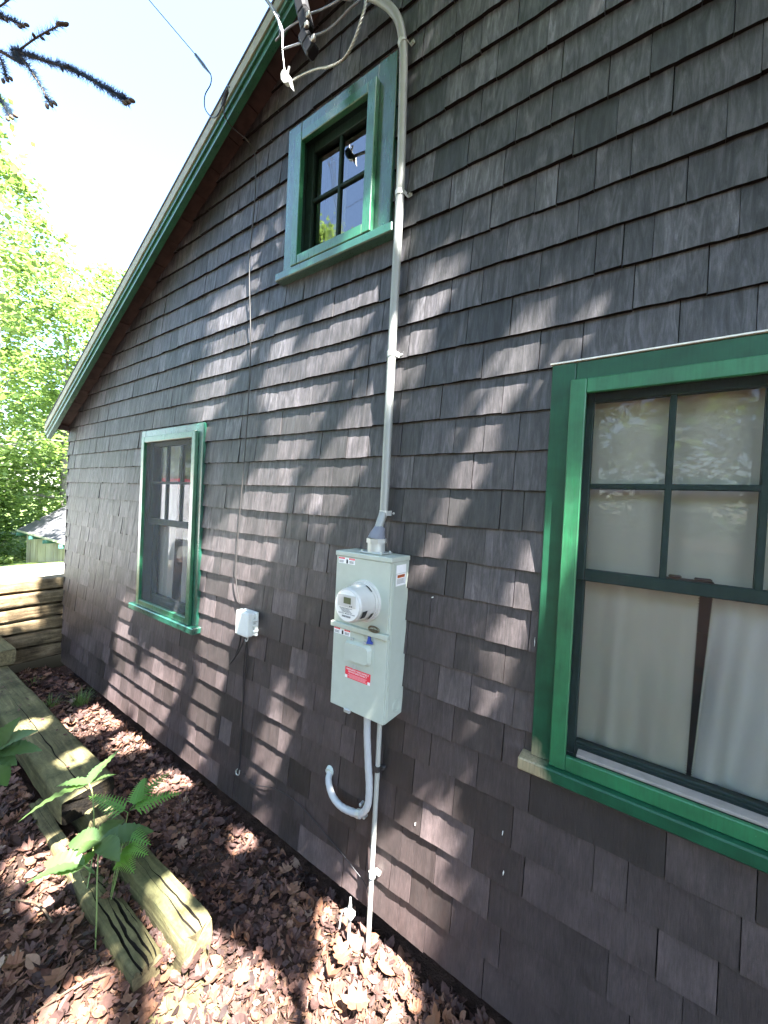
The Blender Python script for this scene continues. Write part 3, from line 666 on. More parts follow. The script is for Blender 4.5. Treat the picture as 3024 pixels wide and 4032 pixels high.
# conduit, hub and straps
conduit = thing("service_conduit", "grey service entrance conduit strapped up the wall above the meter", "conduit")
hy = -.085
b = MB(); b.box(-1.078, -.954, hy-.045, hy+.045, PZ1+.0165, PZ1+.0245, .003)
for xx in (-1.068, -.964):
    for yy in (hy-.035, hy+.035): b.disc((xx, yy, PZ1+.0245), (0,0,1), .006, .005, 0, .006, 8)
b.disc((-1.016, hy, PZ1+.0245), (0,0,1), .041, .040, 0, .028, 28); hub = smooth_mesh(b.build("hub", MAT_GALV, conduit), 35)
b = MB(); b.disc((-1.016, hy, PZ1+.052), (0,0,1), .040, .040, 0, .012, 28); b.disc((-1.016, hy, PZ1+.0645), (0,0,1), .046, .046, 0, .020, 8); b.build("compression_nut", MAT_GALV, hub)
b = MB(); b.tube(spline([(-1.016, hy, PZ1+.083), (-1.014, hy+.004, PZ1+.105), (-1.012, hy+.018, PZ1+.135)], 4), [.042,.041,.039,.037,.034,.031,.028,.026,.024], 12); smooth_mesh(b.build("duct_seal", MAT_SEAL, conduit))
CP = [(-1.016,hy,1.85),(-1.013,hy+.012,1.905),(-1.012,-.050,1.96),(-1.012,-.044,2.03),(-1.012,-.043,2.7),(-1.008,-.043,3.4),(-1.018,-.043,3.85),(-1.026,-.043,4.05),(-1.037,-.045,4.13),(-1.055,-.048,4.20),(-1.092,-.053,4.272),(-1.152,-.062,4.345),(-1.225,-.080,4.408),(-1.285,-.105,4.445)]
b = MB(); b.tube(spline(CP, 6), .0195, 16); smooth_mesh(b.build("conduit_pipe", MAT_CONDUIT, conduit), 50)
b = MB(); b.tube([(-1.275,-.100,4.44), (-1.30,-.112,4.455), (-1.345,-.140,4.468), (-1.375,-.165,4.455)], [.026,.040,.042,.030], 16); smooth_mesh(b.build("weatherhead", MAT_GALV, conduit), 50)
def strap(x, z, tilt):
    bb = MB(); dx = Vector((math.cos(tilt), 0, math.sin(tilt))); up = Vector((-dx.z, 0, dx.x)); c = Vector((x, -.043, z)); n = 12; pr = None
    path = [c-dx*.046+Vector((0,.030,0)), c-dx*.025+Vector((0,.030,0))]+[c+dx*(.0215*math.cos(t))+Vector((0,-.0215*math.sin(t),0)) for t in [math.pi-k*math.pi/n for k in range(n+1)]]+[c+dx*.025+Vector((0,.030,0)), c+dx*.046+Vector((0,.030,0))]
    for p in path:
        rr = [bb.vert(p-up*.012), bb.vert(p+up*.012)]
        if pr: bb.face(pr[0], rr[0], rr[1], pr[1])
        pr = rr
    for sgn in (-1, 1): bb.disc(c+dx*.036*sgn+Vector((0,.028,0)), (0,-1,0), .006, .005, 0, .004, 8)
    o = bb.build("strap", MAT_GALV, conduit); md = o.modifiers.new("thick", 'SOLIDIFY'); md.thickness = .002; return o
for x, z, t in ((-1.032, 4.095, .45), (-1.009, 3.413, .12), (-1.012, 2.69, .04), (-1.012, 1.962, 0)): strap(x, z, t)

# wires at the weatherhead
splice1 = thing("splice_connector", "upper black splice connector hanging beside the weatherhead", "splice connector", "black splice connectors under the rake")
splice2 = thing("splice_connector", "lower black splice connector hanging beside the weatherhead", "splice connector", "black splice connectors under the rake")
def splice(root, a, c):
    a, c = Vector(a), Vector(c); d = (c-a).normalized(); side = d.cross(Vector((0,1,0))).normalized(); dep = Vector((0,1,0))
    bb = MB(); rings = []
    for t, w in ((0,.8),(.06,1),(.46,1),(.5,.86),(.54,1),(.94,1),(1,.8)):
        p = a+(c-a)*t; rings.append([bb.vert(p+side*(.030*w*sx)+dep*(.024*w*sy)) for sx, sy in ((-1,-.6),(-.6,-1),(.6,-1),(1,-.6),(1,.6),(.6,1),(-.6,1),(-1,.6))])
    for r0, r1 in zip(rings, rings[1:]):
        for k in range(8): bb.face(r0[k], r0[(k+1)%8], r1[(k+1)%8], r1[k])
    bb.face(*rings[0][::-1]); bb.face(*rings[-1]); bb.build("cover", MAT_SPLICE, root)
    bb = MB()
    for t in (.12, .86):
        p = a+(c-a)*t+side*.034; bb.box(p.x-.010, p.x+.012, p.y-.028, p.y-.012, p.z-.012, p.z+.012, .003)
    bb.build("clip", MAT_ALU, root)
splice(splice1, (-1.535,-.22,4.455), (-1.470,-.22,4.255)); splice(splice2, (-1.490,-.225,4.245), (-1.420,-.225,4.115))
def cable(name, label, pts, r, mat, n=8, cat="cable", group=None, sp=6):
    bb = MB(); bb.tube(spline(pts, sp), r, n); o = bb.build(name, mat, None, True); return tag(o, label, cat, group)
cable("entrance_wire", "pale wire from the upper splice connector up into the weatherhead", [(-1.450,-.22,4.325),(-1.38,-.22,4.296),(-1.268,-.22,4.262),(-1.24,-.20,4.30),(-1.30,-.17,4.43),(-1.36,-.155,4.46)], .0045, MAT_LIGHTWIRE, cat="wire")
cable("entrance_wire", "pale wire from the lower splice connector sagging up to the weatherhead", [(-1.430,-.225,4.203),(-1.37,-.222,4.178),(-1.30,-.22,4.168),(-1.204,-.22,4.178),(-1.165,-.20,4.215),(-1.22,-.16,4.36),(-1.345,-.15,4.45)], .0050, MAT_LIGHTWIRE, cat="wire")
cable("drop_wire", "grey service drop wire passing the rake and bending into the upper splice", [(-6,-5,7.6),(-2.5,-.7,5.7),(-1.815,-.225,4.645),(-1.715,-.215,4.485),(-1.672,-.225,4.365),(-1.690,-.235,4.335),(-1.617,-.225,4.355),(-1.530,-.22,4.345)], .0046, MAT_LIGHTWIRE, cat="wire")
cable("drop_wire", "grey service drop wire running down to the lower splice connector", [(-6,-5.05,7.62),(-2.48,-.72,5.72),(-1.800,-.232,4.640),(-1.700,-.230,4.470),(-1.644,-.232,4.360),(-1.632,-.235,4.262),(-1.60,-.235,4.243),(-1.47,-.228,4.200)], .0046, MAT_LIGHTWIRE, cat="wire")
cable("neutral_messenger", "bare messenger wire running down past the rake to the wedge clamp", [(-6,-5.1,7.64),(-2.46,-.74,5.74),(-1.805,-.240,4.645),(-1.706,-.240,4.478),(-1.640,-.240,4.355),(-1.630,-.238,4.25),(-1.617,-.228,4.14)], .0034, MAT_ALU, cat="wire")
# twisted bare neutral between clamp and weatherhead
nb = spline([(-1.560,-.22,4.074),(-1.485,-.22,4.060),(-1.390,-.22,4.030),(-1.312,-.22,3.992),(-1.226,-.22,3.974),(-1.172,-.22,4.011),(-1.132,-.22,4.083),(-1.120,-.21,4.165),(-1.16,-.19,4.30),(-1.25,-.165,4.42),(-1.34,-.15,4.46)], 10)
b = MB()
for ph in (0, 2.1, 4.2): b.tube([p+Vector((.0042*math.cos(ph+k*.9), .0042*math.sin(ph+k*.9), .003*math.sin(ph+k*.9))) for k, p in enumerate(nb)], .0040, 6)
tag(b.build("twisted_neutral", MAT_ALU, None, True), "twisted bare aluminium neutral wire sagging from the weatherhead to the clamp", "wire")
clamp = thing("wedge_clamp", "small grey wedge clamp hanging at the end of the twisted wire", "wedge clamp")
b = MB(); cc = [(-1.624,4.148),(-1.636,4.136),(-1.632,4.108),(-1.612,4.078),(-1.590,4.066),(-1.573,4.060),(-1.553,4.020),(-1.560,4.062),(-1.566,4.082),(-1.590,4.115),(-1.607,4.142)]
i = [b.vert((x, -.238, z)) for x, z in cc]; j = [b.vert((x, -.214, z)) for x, z in cc]; b.face(*i); b.face(*j[::-1])
for k in range(len(cc)): b.face(i[k], j[k], j[(k+1)%len(cc)], i[(k+1)%len(cc)])
b.build("clamp_body", MAT_GALV, clamp); b = MB(); b.tube([(-1.600,-.226,4.115),(-1.586,-.226,4.150)], .006, 8); b.build("clamp_tail", MAT_GALV, clamp)

# telephone service
tdrop = thing("telephone_drop", "thin dark telephone wire coming down from the sky and looping onto the rake", "wire")
b = MB(); b.tube([(-5.2,-4.9,9.25), (-2.618,-.45,4.948), (-2.487,-.22,4.759)], .0026, 6); b.build("drop_wire", MAT_BLACKWIRE, tdrop)
b = MB(); b.tube([(-2.500,-.222,4.775), (-2.40,-.222,4.650), (-2.321,-.222,4.553)], [.009,.011,.004], 8); b.build("tension_clamp", MAT_BLACKWIRE, tdrop)
b = MB(); b.tube(spline([(-2.40,-.22,4.650),(-2.321,-.22,4.553),(-2.315,-.22,4.49),(-2.375,-.22,4.455),(-2.363,-.22,4.365),(-2.265,-.22,4.263),(-2.196,-.22,4.275),(-2.150,-.215,4.345),(-2.140,-.212,4.365)], 7), .0036, 6); b.build("drip_loop", MAT_BLACKWIRE, tdrop)
b = MB(); b.tube(spline([(-2.19,-.212,4.300),(-2.165,-.214,4.335),(-2.148,-.212,4.362)], 4), [.011]*9, 8); b.tube([(-2.15,-.206,4.36),(-2.13,-.222,4.372),(-2.112,-.222,4.355)], .004, 6); b.build("hook", MAT_BLACKWIRE, tdrop)
TW = [(-2.150,-.214,4.360),(-2.172,-.212,4.290),(-2.185,-.200,4.250),(-2.200,-.140,4.240),(-2.185,-.050,4.232),(-2.150,-.034,4.180),(-2.108,-.033,4.085),(-2.098,-.033,3.83),(-2.125,-.033,3.45),(-2.078,-.033,2.90),(-2.092,-.033,2.335),(-2.122,-.034,1.85),(-2.135,-.035,1.53),(-2.085,-.030,1.33)]
cable("telephone_wire", "thin grey telephone wire running down the shingles to the small box", TW, .0036, MAT_GREYWIRE, 6, "wire")
tel = thing("telephone_box", "small pale grey telephone junction box on the shingles", "junction box")
tx0, tx1, tz0, tz1 = -2.052, -1.930, 1.168, 1.318
b = MB(); b.box(tx0+.004, tx1+.015, -.032, -.012, tz0+.002, tz1-.004, .004); b.build("back_plate", MAT_TEL, tel)
b = MB(); b.box(tx0, tx1, -.082, -.0325, tz0, tz1, .008); smooth_mesh(b.build("cover", MAT_TEL, tel), 30)
b = MB()
for z, d in ((1.300,.012),(1.268,.018),(1.240,.014),(1.205,.020),(1.186,.012)): b.box(tx1+.001, tx1+d, -.052, -.014, z-.008, z+.006, .003)
b.tube([(tx1+.014, -.030, 1.302), (tx1+.022, -.026, 1.285), (tx1+.014, -.026, 1.270)], .004, 6); b.build("latch", MAT_TEL, tel)
b = MB(); b.tube(spline([(-1.962,-.05,tz0+.001),(-1.958,-.055,1.148),(-1.968,-.058,1.136),(-1.982,-.056,1.146)], 4), .003, 6); b.build("hook", MAT_GALV, tel)
b = MB(); b.tube(spline([(-2.040,-.045,tz0+.002),(-2.06,-.042,1.08),(-2.11,-.042,.985),(-2.138,-.045,.955)], 4), .006, 6); b.tube(spline([(-1.99,-.045,tz0+.002),(-2.05,-.042,1.06),(-2.134,-.048,.952)], 4), .005, 6); b.build("cut_cable_tail", MAT_BLACKWIRE, tel)
cable("telephone_ground_wire", "black wire hanging from the telephone box down the lower shingles", [(-1.985,-.03,1.172),(-2.005,-.026,1.11),(-2.002,-.024,1.03),(-2.012,-.024,.88),(-2.018,-.024,.73),(-2.024,-.024,.52),(-2.029,-.024,.34),(-2.040,-.024,.30)], .0045, MAT_BLACKWIRE, 6, "wire")
cable("telephone_ground_wire", "second thin black wire looping beside the first below the telephone box", [(-1.99,-.03,1.17),(-2.018,-.026,1.06),(-2.03,-.024,.90),(-2.022,-.024,.72),(-2.034,-.024,.50),(-2.035,-.024,.30)], .0032, MAT_BLACKWIRE, 6, "wire")
b = MB(); b.tube(spline([(-2.036,-.02,.31),(-2.062,-.022,.285),(-2.060,-.022,.262),(-2.036,-.022,.268),(-2.028,-.022,.30)], 4), .0035, 6); tag(b.build("wall_hook", MAT_GALV), "tiny metal hook at the foot of the shingles below the telephone box", "hook")
cable("low_cable", "thin dark cable tacked along the lowest shingles towards the ground pipe", [(-2.00,-.022,.30),(-1.89,-.021,.275),(-1.70,-.021,.335),(-1.50,-.021,.345),(-1.27,-.021,.278),(-1.12,-.021,.225),(-1.02,-.021,.17),(-.995,-.03,.05)], .0022, MAT_BLACKWIRE, 6, "cable")

# cables below the panel
flex = thing("flexible_cable", "thick pale flexible cable looping from the panel into the wall", "cable")
b = MB(); fp = spline([(-1.035,-.068,PZ0+.004),(-1.030,-.066,.93),(-1.018,-.064,.80),(-1.006,-.063,.69),(-1.012,-.062,.60),(-1.05,-.060,.545),(-1.11,-.057,.522),(-1.185,-.052,.512),(-1.245,-.046,.535),(-1.282,-.034,.585),(-1.292,-.006,.615)], 8)
b.tube(fp, [.0165*(1+.03*math.sin(k*1.9)) for k in range(len(fp))], 12); smooth_mesh(b.build("cable_sheath", MAT_FLEX, flex), 60)
b = MB(); b.tube([(-1.292,-.022,.612),(-1.294,-.004,.617)], [.023,.026], 12); b.build("wall_seal", plain("pale_caulk", (.45,.5,.45), .8), flex)
b = MB(); b.tube([(-1.052,-.060,.541),(-1.070,-.060,.535)], .020, 12); b.box(-1.062,-1.036,-.050,-.018,.512,.522,.003); b.box(-1.075,-1.060,-.046,-.016,.556,.572,.003); b.build("cable_strap", MAT_GALV, flex)
pole = thing("ground_pipe", "thin grey plastic pipe running from the panel down into the leaves", "pipe")
b = MB(); b.tube([(-.975,-.048,PZ0+.004),(-.976,-.046,.80),(-.982,-.044,.30),(-.984,-.044,-.12)], .0115, 12); smooth_mesh(b.build("pipe", MAT_PVC, pole), 60)
b = MB(); b.tube([(-.975,-.048,PZ0+.001),(-.975,-.048,PZ0-.045)], .0165, 12); b.build("coupling", MAT_PVC, pole)
for z, mm in ((.785, MAT_GREYWIRE), (.288, MAT_PVC)):
    b = MB(); b.tube([(-.978,-.0455,z-.013),(-.978,-.0455,z+.013)], .0165, 12); b.box(-.978,-.948,-.034,-.014,z-.009,z+.009,.003); b.build("pipe_clip", mm, pole)
rod = thing("ground_rod", "small metal ground rod clamp sticking out of the leaves by the pipe", "ground rod")
b = MB(); b.tube([(-1.045,-.115,-.1),(-1.045,-.115,.155)], .008, 8); b.build("rod", MAT_GALV, rod)
b = MB(); b.box(-1.068,-1.022,-.132,-.098,.105,.128,.004); b.tube([(-1.045,-.115,.128),(-1.045,-.115,.19)], [.010,.004], 8); b.tube(spline([(-1.06,-.115,.128),(-1.085,-.12,.10),(-1.095,-.125,.02)]), .004, 6); b.build("acorn_clamp", MAT_GALV, rod)

# ---------------------------------------------------------------- timbers
def timber(name, x0, x1, y0, y1, z0, z1, axis='X', seed=0, notches=(), black_end=0.0, parent=None, rough=.006, mat=None, rnd=.13, taper=0.0, nw=.0035):
    """weathered squared log along an axis; notches are (fraction across the top, depth, start, end) drying checks"""
    rr = random.Random(seed); L = x1-x0 if axis == 'X' else y1-y0; n = max(10, int(L/.03)); bb = MB(); rings = []
    w = (y1-y0) if axis == 'X' else (x1-x0); h = z1-z0; c = min(w, h)*rnd
    prof = [(0, c), (0, h*.33), (0, h*.66), (0, h-c), (c*.35, h-c*.3), (c, h)]
    for f, d, a, e in sorted(notches): prof += [(w*f, h+.001, 0, a, e, -1), (w*f, h-.0005, d, a, e), (w*f, h+.001, 0, a, e, 1)]
    prof += [(w*.5, h+.002)] if not notches else []
    prof += [(w-c, h), (w-c*.35, h-c*.3), (w, h-c), (w, h*.66), (w, h*.33), (w, c), (w-c, 0), (c, 0)]
    for i in range(n+1):
        t = i/n; ring = []
        for k, p in enumerate(prof):
            u, v = p[0], p[1]; q = Vector((t*L*2.2+seed*3.1, u*9, v*9)); dn = mnoise.noise(q)*rough + mnoise.noise(q*4)*rough*.45
            if len(p) > 2:
                s = sstep(p[3]-.05, p[3]+.12, t)*(1-sstep(p[4]-.03, p[4]+.04, t))*(.45+.9*abs(mnoise.noise(Vector((t*7, p[0]*40, seed)))))
                u += .018*mnoise.noise(Vector((t*4, p[0]*50, seed)))+.007*mnoise.noise(Vector((t*22, p[0]*50, seed)))
                if len(p) == 5: v -= p[2]*s
                else: u += p[5]*(nw*s*1.6+.0006); v -= .002*s
            if taper and u > w*.4: u -= (w*taper)*(1-sstep(.35, .75, t))*(u-w*.4)/(w*.6)
            du = dn if u > w*.5 else -dn; dv = dn if v > h*.5 else -dn
            if i in (0, n): du -= (.004 if u > w*.5 else -.004); dv -= (.004 if v > h*.5 else -.004)
            e = (rr.uniform(-.010, .010) if i in (0, n) else 0)
            ring.append(bb.vert((x0+t*L+e, y0+u+du, z0+v+dv) if axis == 'X' else (x1-u-du, y0+t*L+e, z0+v+dv)))
        rings.append(ring)
    m_ = len(prof)
    for a, c2 in zip(rings, rings[1:]):
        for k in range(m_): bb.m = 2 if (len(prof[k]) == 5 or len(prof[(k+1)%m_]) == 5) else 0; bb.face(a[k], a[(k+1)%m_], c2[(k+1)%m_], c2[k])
    bb.m = 1; 
    for ring, fl in ((rings[0], 1), (rings[-1], -1)):
        cx = Vector((0,0,0))
        for q in ring: cx += Vector(bb.v[q])
        cx /= m_
        if black_end and fl < 0: bb.m = 3
        cid = bb.vert(cx + (Vector((.006*fl, 0, 0)) if axis == 'X' else Vector((0, .006*fl, 0))))
        for k in range(m_): bb.face(ring[k], ring[(k+1)%m_], cid)
    o = bb.build(name, [mat or MAT_TIMBER, MAT_ENDGRAIN, MAT_CRACK, MAT_BLACKEND], parent); smooth_mesh(o, 38); return o
tag(timber("landscape_timber", -5.6, -2.59, -.755, -.495, .125, .28, seed=1, notches=((.45, .010, .50, 1.02),), black_end=.22, nw=.0018), "wide mossy timber on top, its cut end hanging over the two lower logs", "timber")
tag(timber("landscape_timber", -6.3, -5.00, -.70, -.45, .284, .432, seed=2), "timber block resting on the far end of the wide mossy timber", "timber")
tag(timber("landscape_timber", -2.98, -1.50, -.645, -.520, -.05, .150, seed=3, notches=((.62, .016, .72, .99), (.35, .012, .84, 1.02)), rough=.009), "lower timber nearer the house, its sunlit end beside the fern", "timber")
tag(timber("landscape_timber", -3.0, -1.585, -.800, -.685, -.05, .090, seed=4, notches=((.28, .030, .66, 1.02), (.50, .022, .78, 1.02), (.70, .030, .60, .97), (.86, .02, .80, 1.02)), rough=.008, taper=.45), "split yellowish timber with deep cracks, outermost of the two lower logs", "timber")
tag(timber("landscape_timber", -1.46, -.35, -.86, -.60, -.16, .032, seed=5, rough=.005), "sunlit timber half buried in leaves at the bottom edge", "timber")
tag(timber("log_chunk", -1.66, -1.56, -.668, -.655+.045, -.03, .06, seed=9, rough=.01), "small wood chunk wedged between the two lower log ends", "wood chunk")
rw = thing("retaining_wall", "stacked timber retaining wall across the yard beside the house corner", "retaining wall")
zt = [.985, .835, .680, .528, .378, .220, .05]
for k in range(6):
    timber("timber", -5.78+.012*((k*7)%3), -5.60+.016*((k*5)%3-1), -4.5, 1.6, zt[k+1]-.008+(.018 if k else .022), zt[k]-.006, 'Y', seed=20+k, parent=rw, rough=.008, mat=MAT_TIMBER2, rnd=.12)

# ---------------------------------------------------------------- leaf litter
OAK = [(0,0),(.10,.10),(.30,.12),(.22,.26),(.42,.30),(.46,.42),(.26,.46),(.40,.62),(.30,.74),(.16,.70),(.12,.88),(0,1.0)]
def leaf_outline(kind):
    if kind == 0: h = OAK
    elif kind == 1: h = [(0,0),(.16,.16),(.27,.40),(.26,.62),(.14,.84),(0,1)]
    else: h = [(0,0),(.30,.06),(.24,.26),(.52,.36),(.36,.50),(.34,.72),(.14,.68),(0,1)]
    return h
def dead_leaf(bb, p, size, yaw, tilt, roll, curl, kind, tone):
    bb.tone = tone; M = Matrix.Translation(p) @ Matrix.Rotation(yaw, 4, 'Z') @ Matrix.Rotation(tilt, 4, 'X') @ Matrix.Rotation(roll, 4, 'Y')
    h = leaf_outline(kind)
    def P(u, v): 
        return M @ Vector((u*size, (v-.5)*size, curl*size*(u*u*2.2) + .5*curl*size*((v-.5)**2)*2))
    mid = [bb.vert(P(0, v)) for _, v in h]; 
    for s in (-1, 1):
        prev = mid[0]
        ed = [bb.vert(P(s*u, v)) if u > 0 else mid[k] for k, (u, v) in enumerate(h)]
        for k in range(len(h)-1):
            f = [q for q in (mid[k], ed[k], ed[k+1], mid[k+1])]; f = list(dict.fromkeys(f))
            if len(f) >= 3: bb.face(*(f if s > 0 else f[::-1]))
TIMB = [(-5.6,-2.59,-.755,-.495,.285),(-6.3,-5.0,-.70,-.45,.43),(-2.98,-1.5,-.655,-.522,.155),(-3.0,-1.585,-.795,-.665,.105),(-1.46,-.35,-.86,-.60,.034)]
def over_timber(x, y):
    return any(a-.02 < x < c+.02 and d-.01 < y < e+.01 for a, c, d, e, _ in TIMB)
b = MB(); rl = random.Random(11)
def litter_spot():
    while True:
        x = -5.6+6.3*rl.random()**.75; y = -2.1+2.15*rl.random()
        if over_timber(x, y) and not (x > -1.5 and rl.random() < .55): continue
        return x, y
for k in range(10500):
    x, y = litter_spot(); size = max(.022, rl.gauss(.044, .014)) * (1.0 if x > -3 else 1.1)
    if rl.random() < .22: size = rl.uniform(.055, .090)
    z = ground_z(x, y)+rl.uniform(.0, .035)
    if x > -1.5 and over_timber(x, y): z = .036+rl.uniform(0, .012)
    tone = min(1, max(0, rl.betavariate(1.8, 2.3)+.30*hnoise(x, y, 2.3)))
    if rl.random() < .07: tone = rl.uniform(.85, 1)
    dead_leaf(b, (x, y, z), size, rl.uniform(0, 6.283), rl.gauss(0, .38), rl.gauss(0, .32), rl.gauss(.3, .55), rl.choice((0, 1, 1, 2)), tone)
for k in range(160):       # leaves fallen between the two lower logs and on the timbers
    x = rl.uniform(-2.5, -1.55); y = rl.uniform(-.70, -.645); dead_leaf(b, (x, y, .045+rl.uniform(0, .02)), rl.uniform(.025, .05), rl.uniform(0, 6.3), rl.gauss(0, .5), rl.gauss(0, .5), .5, rl.choice((0, 1)), rl.betavariate(1.8, 2.3))
for k in range(70):
    x = rl.uniform(-2.55, -1.95); y = rl.uniform(-.76, -.66); dead_leaf(b, (x, y, .09+rl.uniform(0, .02)), rl.uniform(.02, .045), rl.uniform(0, 6.3), rl.gauss(0, .5), rl.gauss(0, .5), .5, rl.choice((0, 1)), rl.betavariate(1.8, 2.3))
for k in range(34):
    x = rl.uniform(-4.9, -2.7); y = rl.uniform(-.74, -.51); dead_leaf(b, (x, y, .287+rl.uniform(0, .004)), rl.uniform(.012, .03), rl.uniform(0, 6.3), rl.gauss(0, .25), rl.gauss(0, .25), .5, 1, rl.uniform(0, .5))
tag(b.build("leaf_litter", MAT_LITTER), "brown dead leaves covering the ground along the house", "leaf litter", kind='stuff')
b = MB()
for k in range(34000):
    x, y = litter_spot()
    z = ground_z(x, y)+rl.uniform(.0, .03)
    if x > -1.5 and over_timber(x, y): z = .036+rl.uniform(0, .01)
    b.tone = min(1, max(0, rl.betavariate(1.6, 2.2)+.30*hnoise(x, y, 2.3))); a = rl.uniform(0, 6.283); s = rl.uniform(.006, .022); w = s*rl.uniform(.15, .6); d = Vector((math.cos(a), math.sin(a), rl.gauss(0, .4)))*s; e = Vector((-math.sin(a), math.cos(a), rl.gauss(0, .5)))*w; p = Vector((x, y, z))
    i = [b.vert(p-d), b.vert(p+e*.8), b.vert(p+d), b.vert(p-e)]; b.face(*i)
tag(b.build("leaf_crumbs", MAT_LITTER), "fine crumbled leaf bits and bark chips on the ground", "leaf litter", kind='stuff')
for (x, y, z, s, yaw, ti, ro, cu, ki, to, lab) in (
    (-.575,-.165,.03,.120,.4,.25,-.9,.4,0,.76,"large tan oak leaf propped against the foot of the shingles"),
    (-.86,-.30,.04,.12,2.2,.1,.15,.45,0,.84,"big pale oak leaf lying in the bright sun patch"),
    (-1.02,-.20,.03,.10,1.0,.3,.1,.7,0,.70,"orange oak leaf at the foot of the grey pipe"),
    (-1.50,-.10,.03,.09,3.0,.2,.2,.5,0,.92,"pale bleached oak leaf in the shade near the wall"),
    (-1.80,-.98,.10,.09,4.1,.2,.1,.4,2,.70,"curled orange leaf left of the cracked timber end"),
    (-1.30,-.50,.01,.08,5.0,.1,.2,.3,0,.80,"tan oak leaf beside the sunlit log end")):
    bb = MB(); dead_leaf(bb, (x, y, z), s, yaw, ti, ro, cu, ki, to); tag(bb.build("fallen_leaf", MAT_LITTER), lab, "leaf")
for x, y, a, l, lab in ((-2.35,-1.0,.3,.28,"grey twig lying on the leaves below the timber end"), (-1.75,-1.05,1.2,.22,"bent pale twig on the dark leaves at the lower left")):
    bb = MB(); bb.tube(spline([(x, y, ground_z(x, y)+.04), (x+l*.5*math.cos(a), y+l*.5*math.sin(a)+.02, ground_z(x, y)+.055), (x+l*math.cos(a), y+l*math.sin(a), ground_z(x, y)+.04)]), .004, 6); tag(bb.build("fallen_twig", MAT_TWIG), lab, "twig")

# ---------------------------------------------------------------- plants
def blade(bb, base, tip, width, hint, droop=.12, serr=0, n=10, fold=.18, shape=.42):
    base, tip = Vector(base), Vector(tip); ax = tip-base; L = ax.length; a = ax/L; nrm = Vector(hint); nrm = (nrm-nrm.dot(a)*a).normalized(); sd = a.cross(nrm); rows = []
    for i in range(n+1):
        t = i/n; w = width*.5*(math.sin(math.pi*min(1, t**(.75 if shape < .5 else 1.1)))**.85)*(1.0 if t < .98 else .4)
        if serr: w *= 1+.07*((i%2)*2-1)*serr*(1 if 0 < i < n else 0)
        c = base+ax*t+nrm*(droop*L*(math.sin(math.pi*t)*.6 - .5*t*t))
        t0_ = bb.tone; wv = .10*w*math.sin(i*2.1); e0 = bb.vert(c-sd*w+nrm*(fold*w+wv)); bb.tone = min(1, t0_+.25); e1 = bb.vert(c); bb.tone = t0_; rows.append((e0, e1, bb.vert(c+sd*w+nrm*(fold*w-wv))))
    for r0, r1 in zip(rows, rows[1:]): bb.face(r0[0], r0[1], r1[1], r1[0]); bb.face(r0[1], r0[2], r1[2], r1[1])
def plant(label, stem_pts, leaves, r=.0035, mat=None):
    root = thing("woodland_plant", label, "plant"); bb = MB(); bb.tube(spline(stem_pts, 5), r, 6); bb.build("stem", MAT_STEM, root, True)
    rp = random.Random(len(label))
    for (bs, tp, w, hint, dr) in leaves:
        bb = MB(); bb.tone = rp.uniform(.35, .95); blade(bb, bs, tp, w, hint, dr, 1, 22); bb.build("leaf", mat or MAT_PLANT, root, True)
    return root
n1 = (-2.327,-.715,.477); H1 = (-.30,-.05,.95)
plant("plant with long bright leaves leaning over the wide timber end", [(-2.10,-.80,.02),(-2.20,-.73,.22),(-2.282,-.712,.42),n1],
    [(n1,(-2.425,-.970,.405),.085,H1,.10),(n1,(-2.390,-.625,.530),.072,H1,.08),(n1,(-2.368,-.553,.575),.06,H1,.05),(n1,(-2.470,-.815,.462),.075,H1,.10),(n1,(-2.300,-.600,.480),.05,H1,.08)])
n2 = (-1.985,-.784,.409); H2 = (.25,-.25,.9)
plant("leafy plant with a whorl of toothed green leaves above the split timber", [(-1.859,-.830,.0),(-1.90,-.815,.15),(-1.95,-.80,.30),n2],
    [(n2,(-2.164,-.849,.357),.088,H2,.15),(n2,(-2.113,-.630,.360),.088,H2,.15),(n2,(-1.888,-.590,.383),.085,H2,.12),(n2,(-1.800,-.775,.425),.088,(.3,-.1,.9),.15),(n2,(-1.925,-.890,.455),.060,(.1,-.1,.95),.1),
     ((-1.978,-.841,.340),(-2.125,-.945,.354),.092,(.2,-.3,.9),.12),((-1.978,-.841,.340),(-2.050,-1.020,.372),.060,(-.2,0,.95),.12),((-1.978,-.841,.340),(-2.061,-.802,.330),.07,H2,.1),((-1.95,-.81,.30),(-1.978,-.841,.342),.012,H2,.0)])
n3 = (-3.15,-.923,.408)
plant("leafy plant at the left edge behind the wide timber", [(-3.10,-1.05,.12),(-3.13,-1.0,.28),n3],
    [(n3,(-3.040,-.842,.625),.10,(.5,-.4,.6),.1),(n3,(-2.955,-.785,.560),.10,(.3,-.3,.9),.15),(n3,(-2.925,-.765,.445),.10,(.3,-.3,.9),.15),(n3,(-3.030,-.840,.415),.085,(.3,-.3,.9),.1),(n3,(-3.035,-.845,.340),.08,(.3,-.3,.9),.1),(n3,(-3.080,-.880,.205),.12,(.7,-.5,.4),.1)])
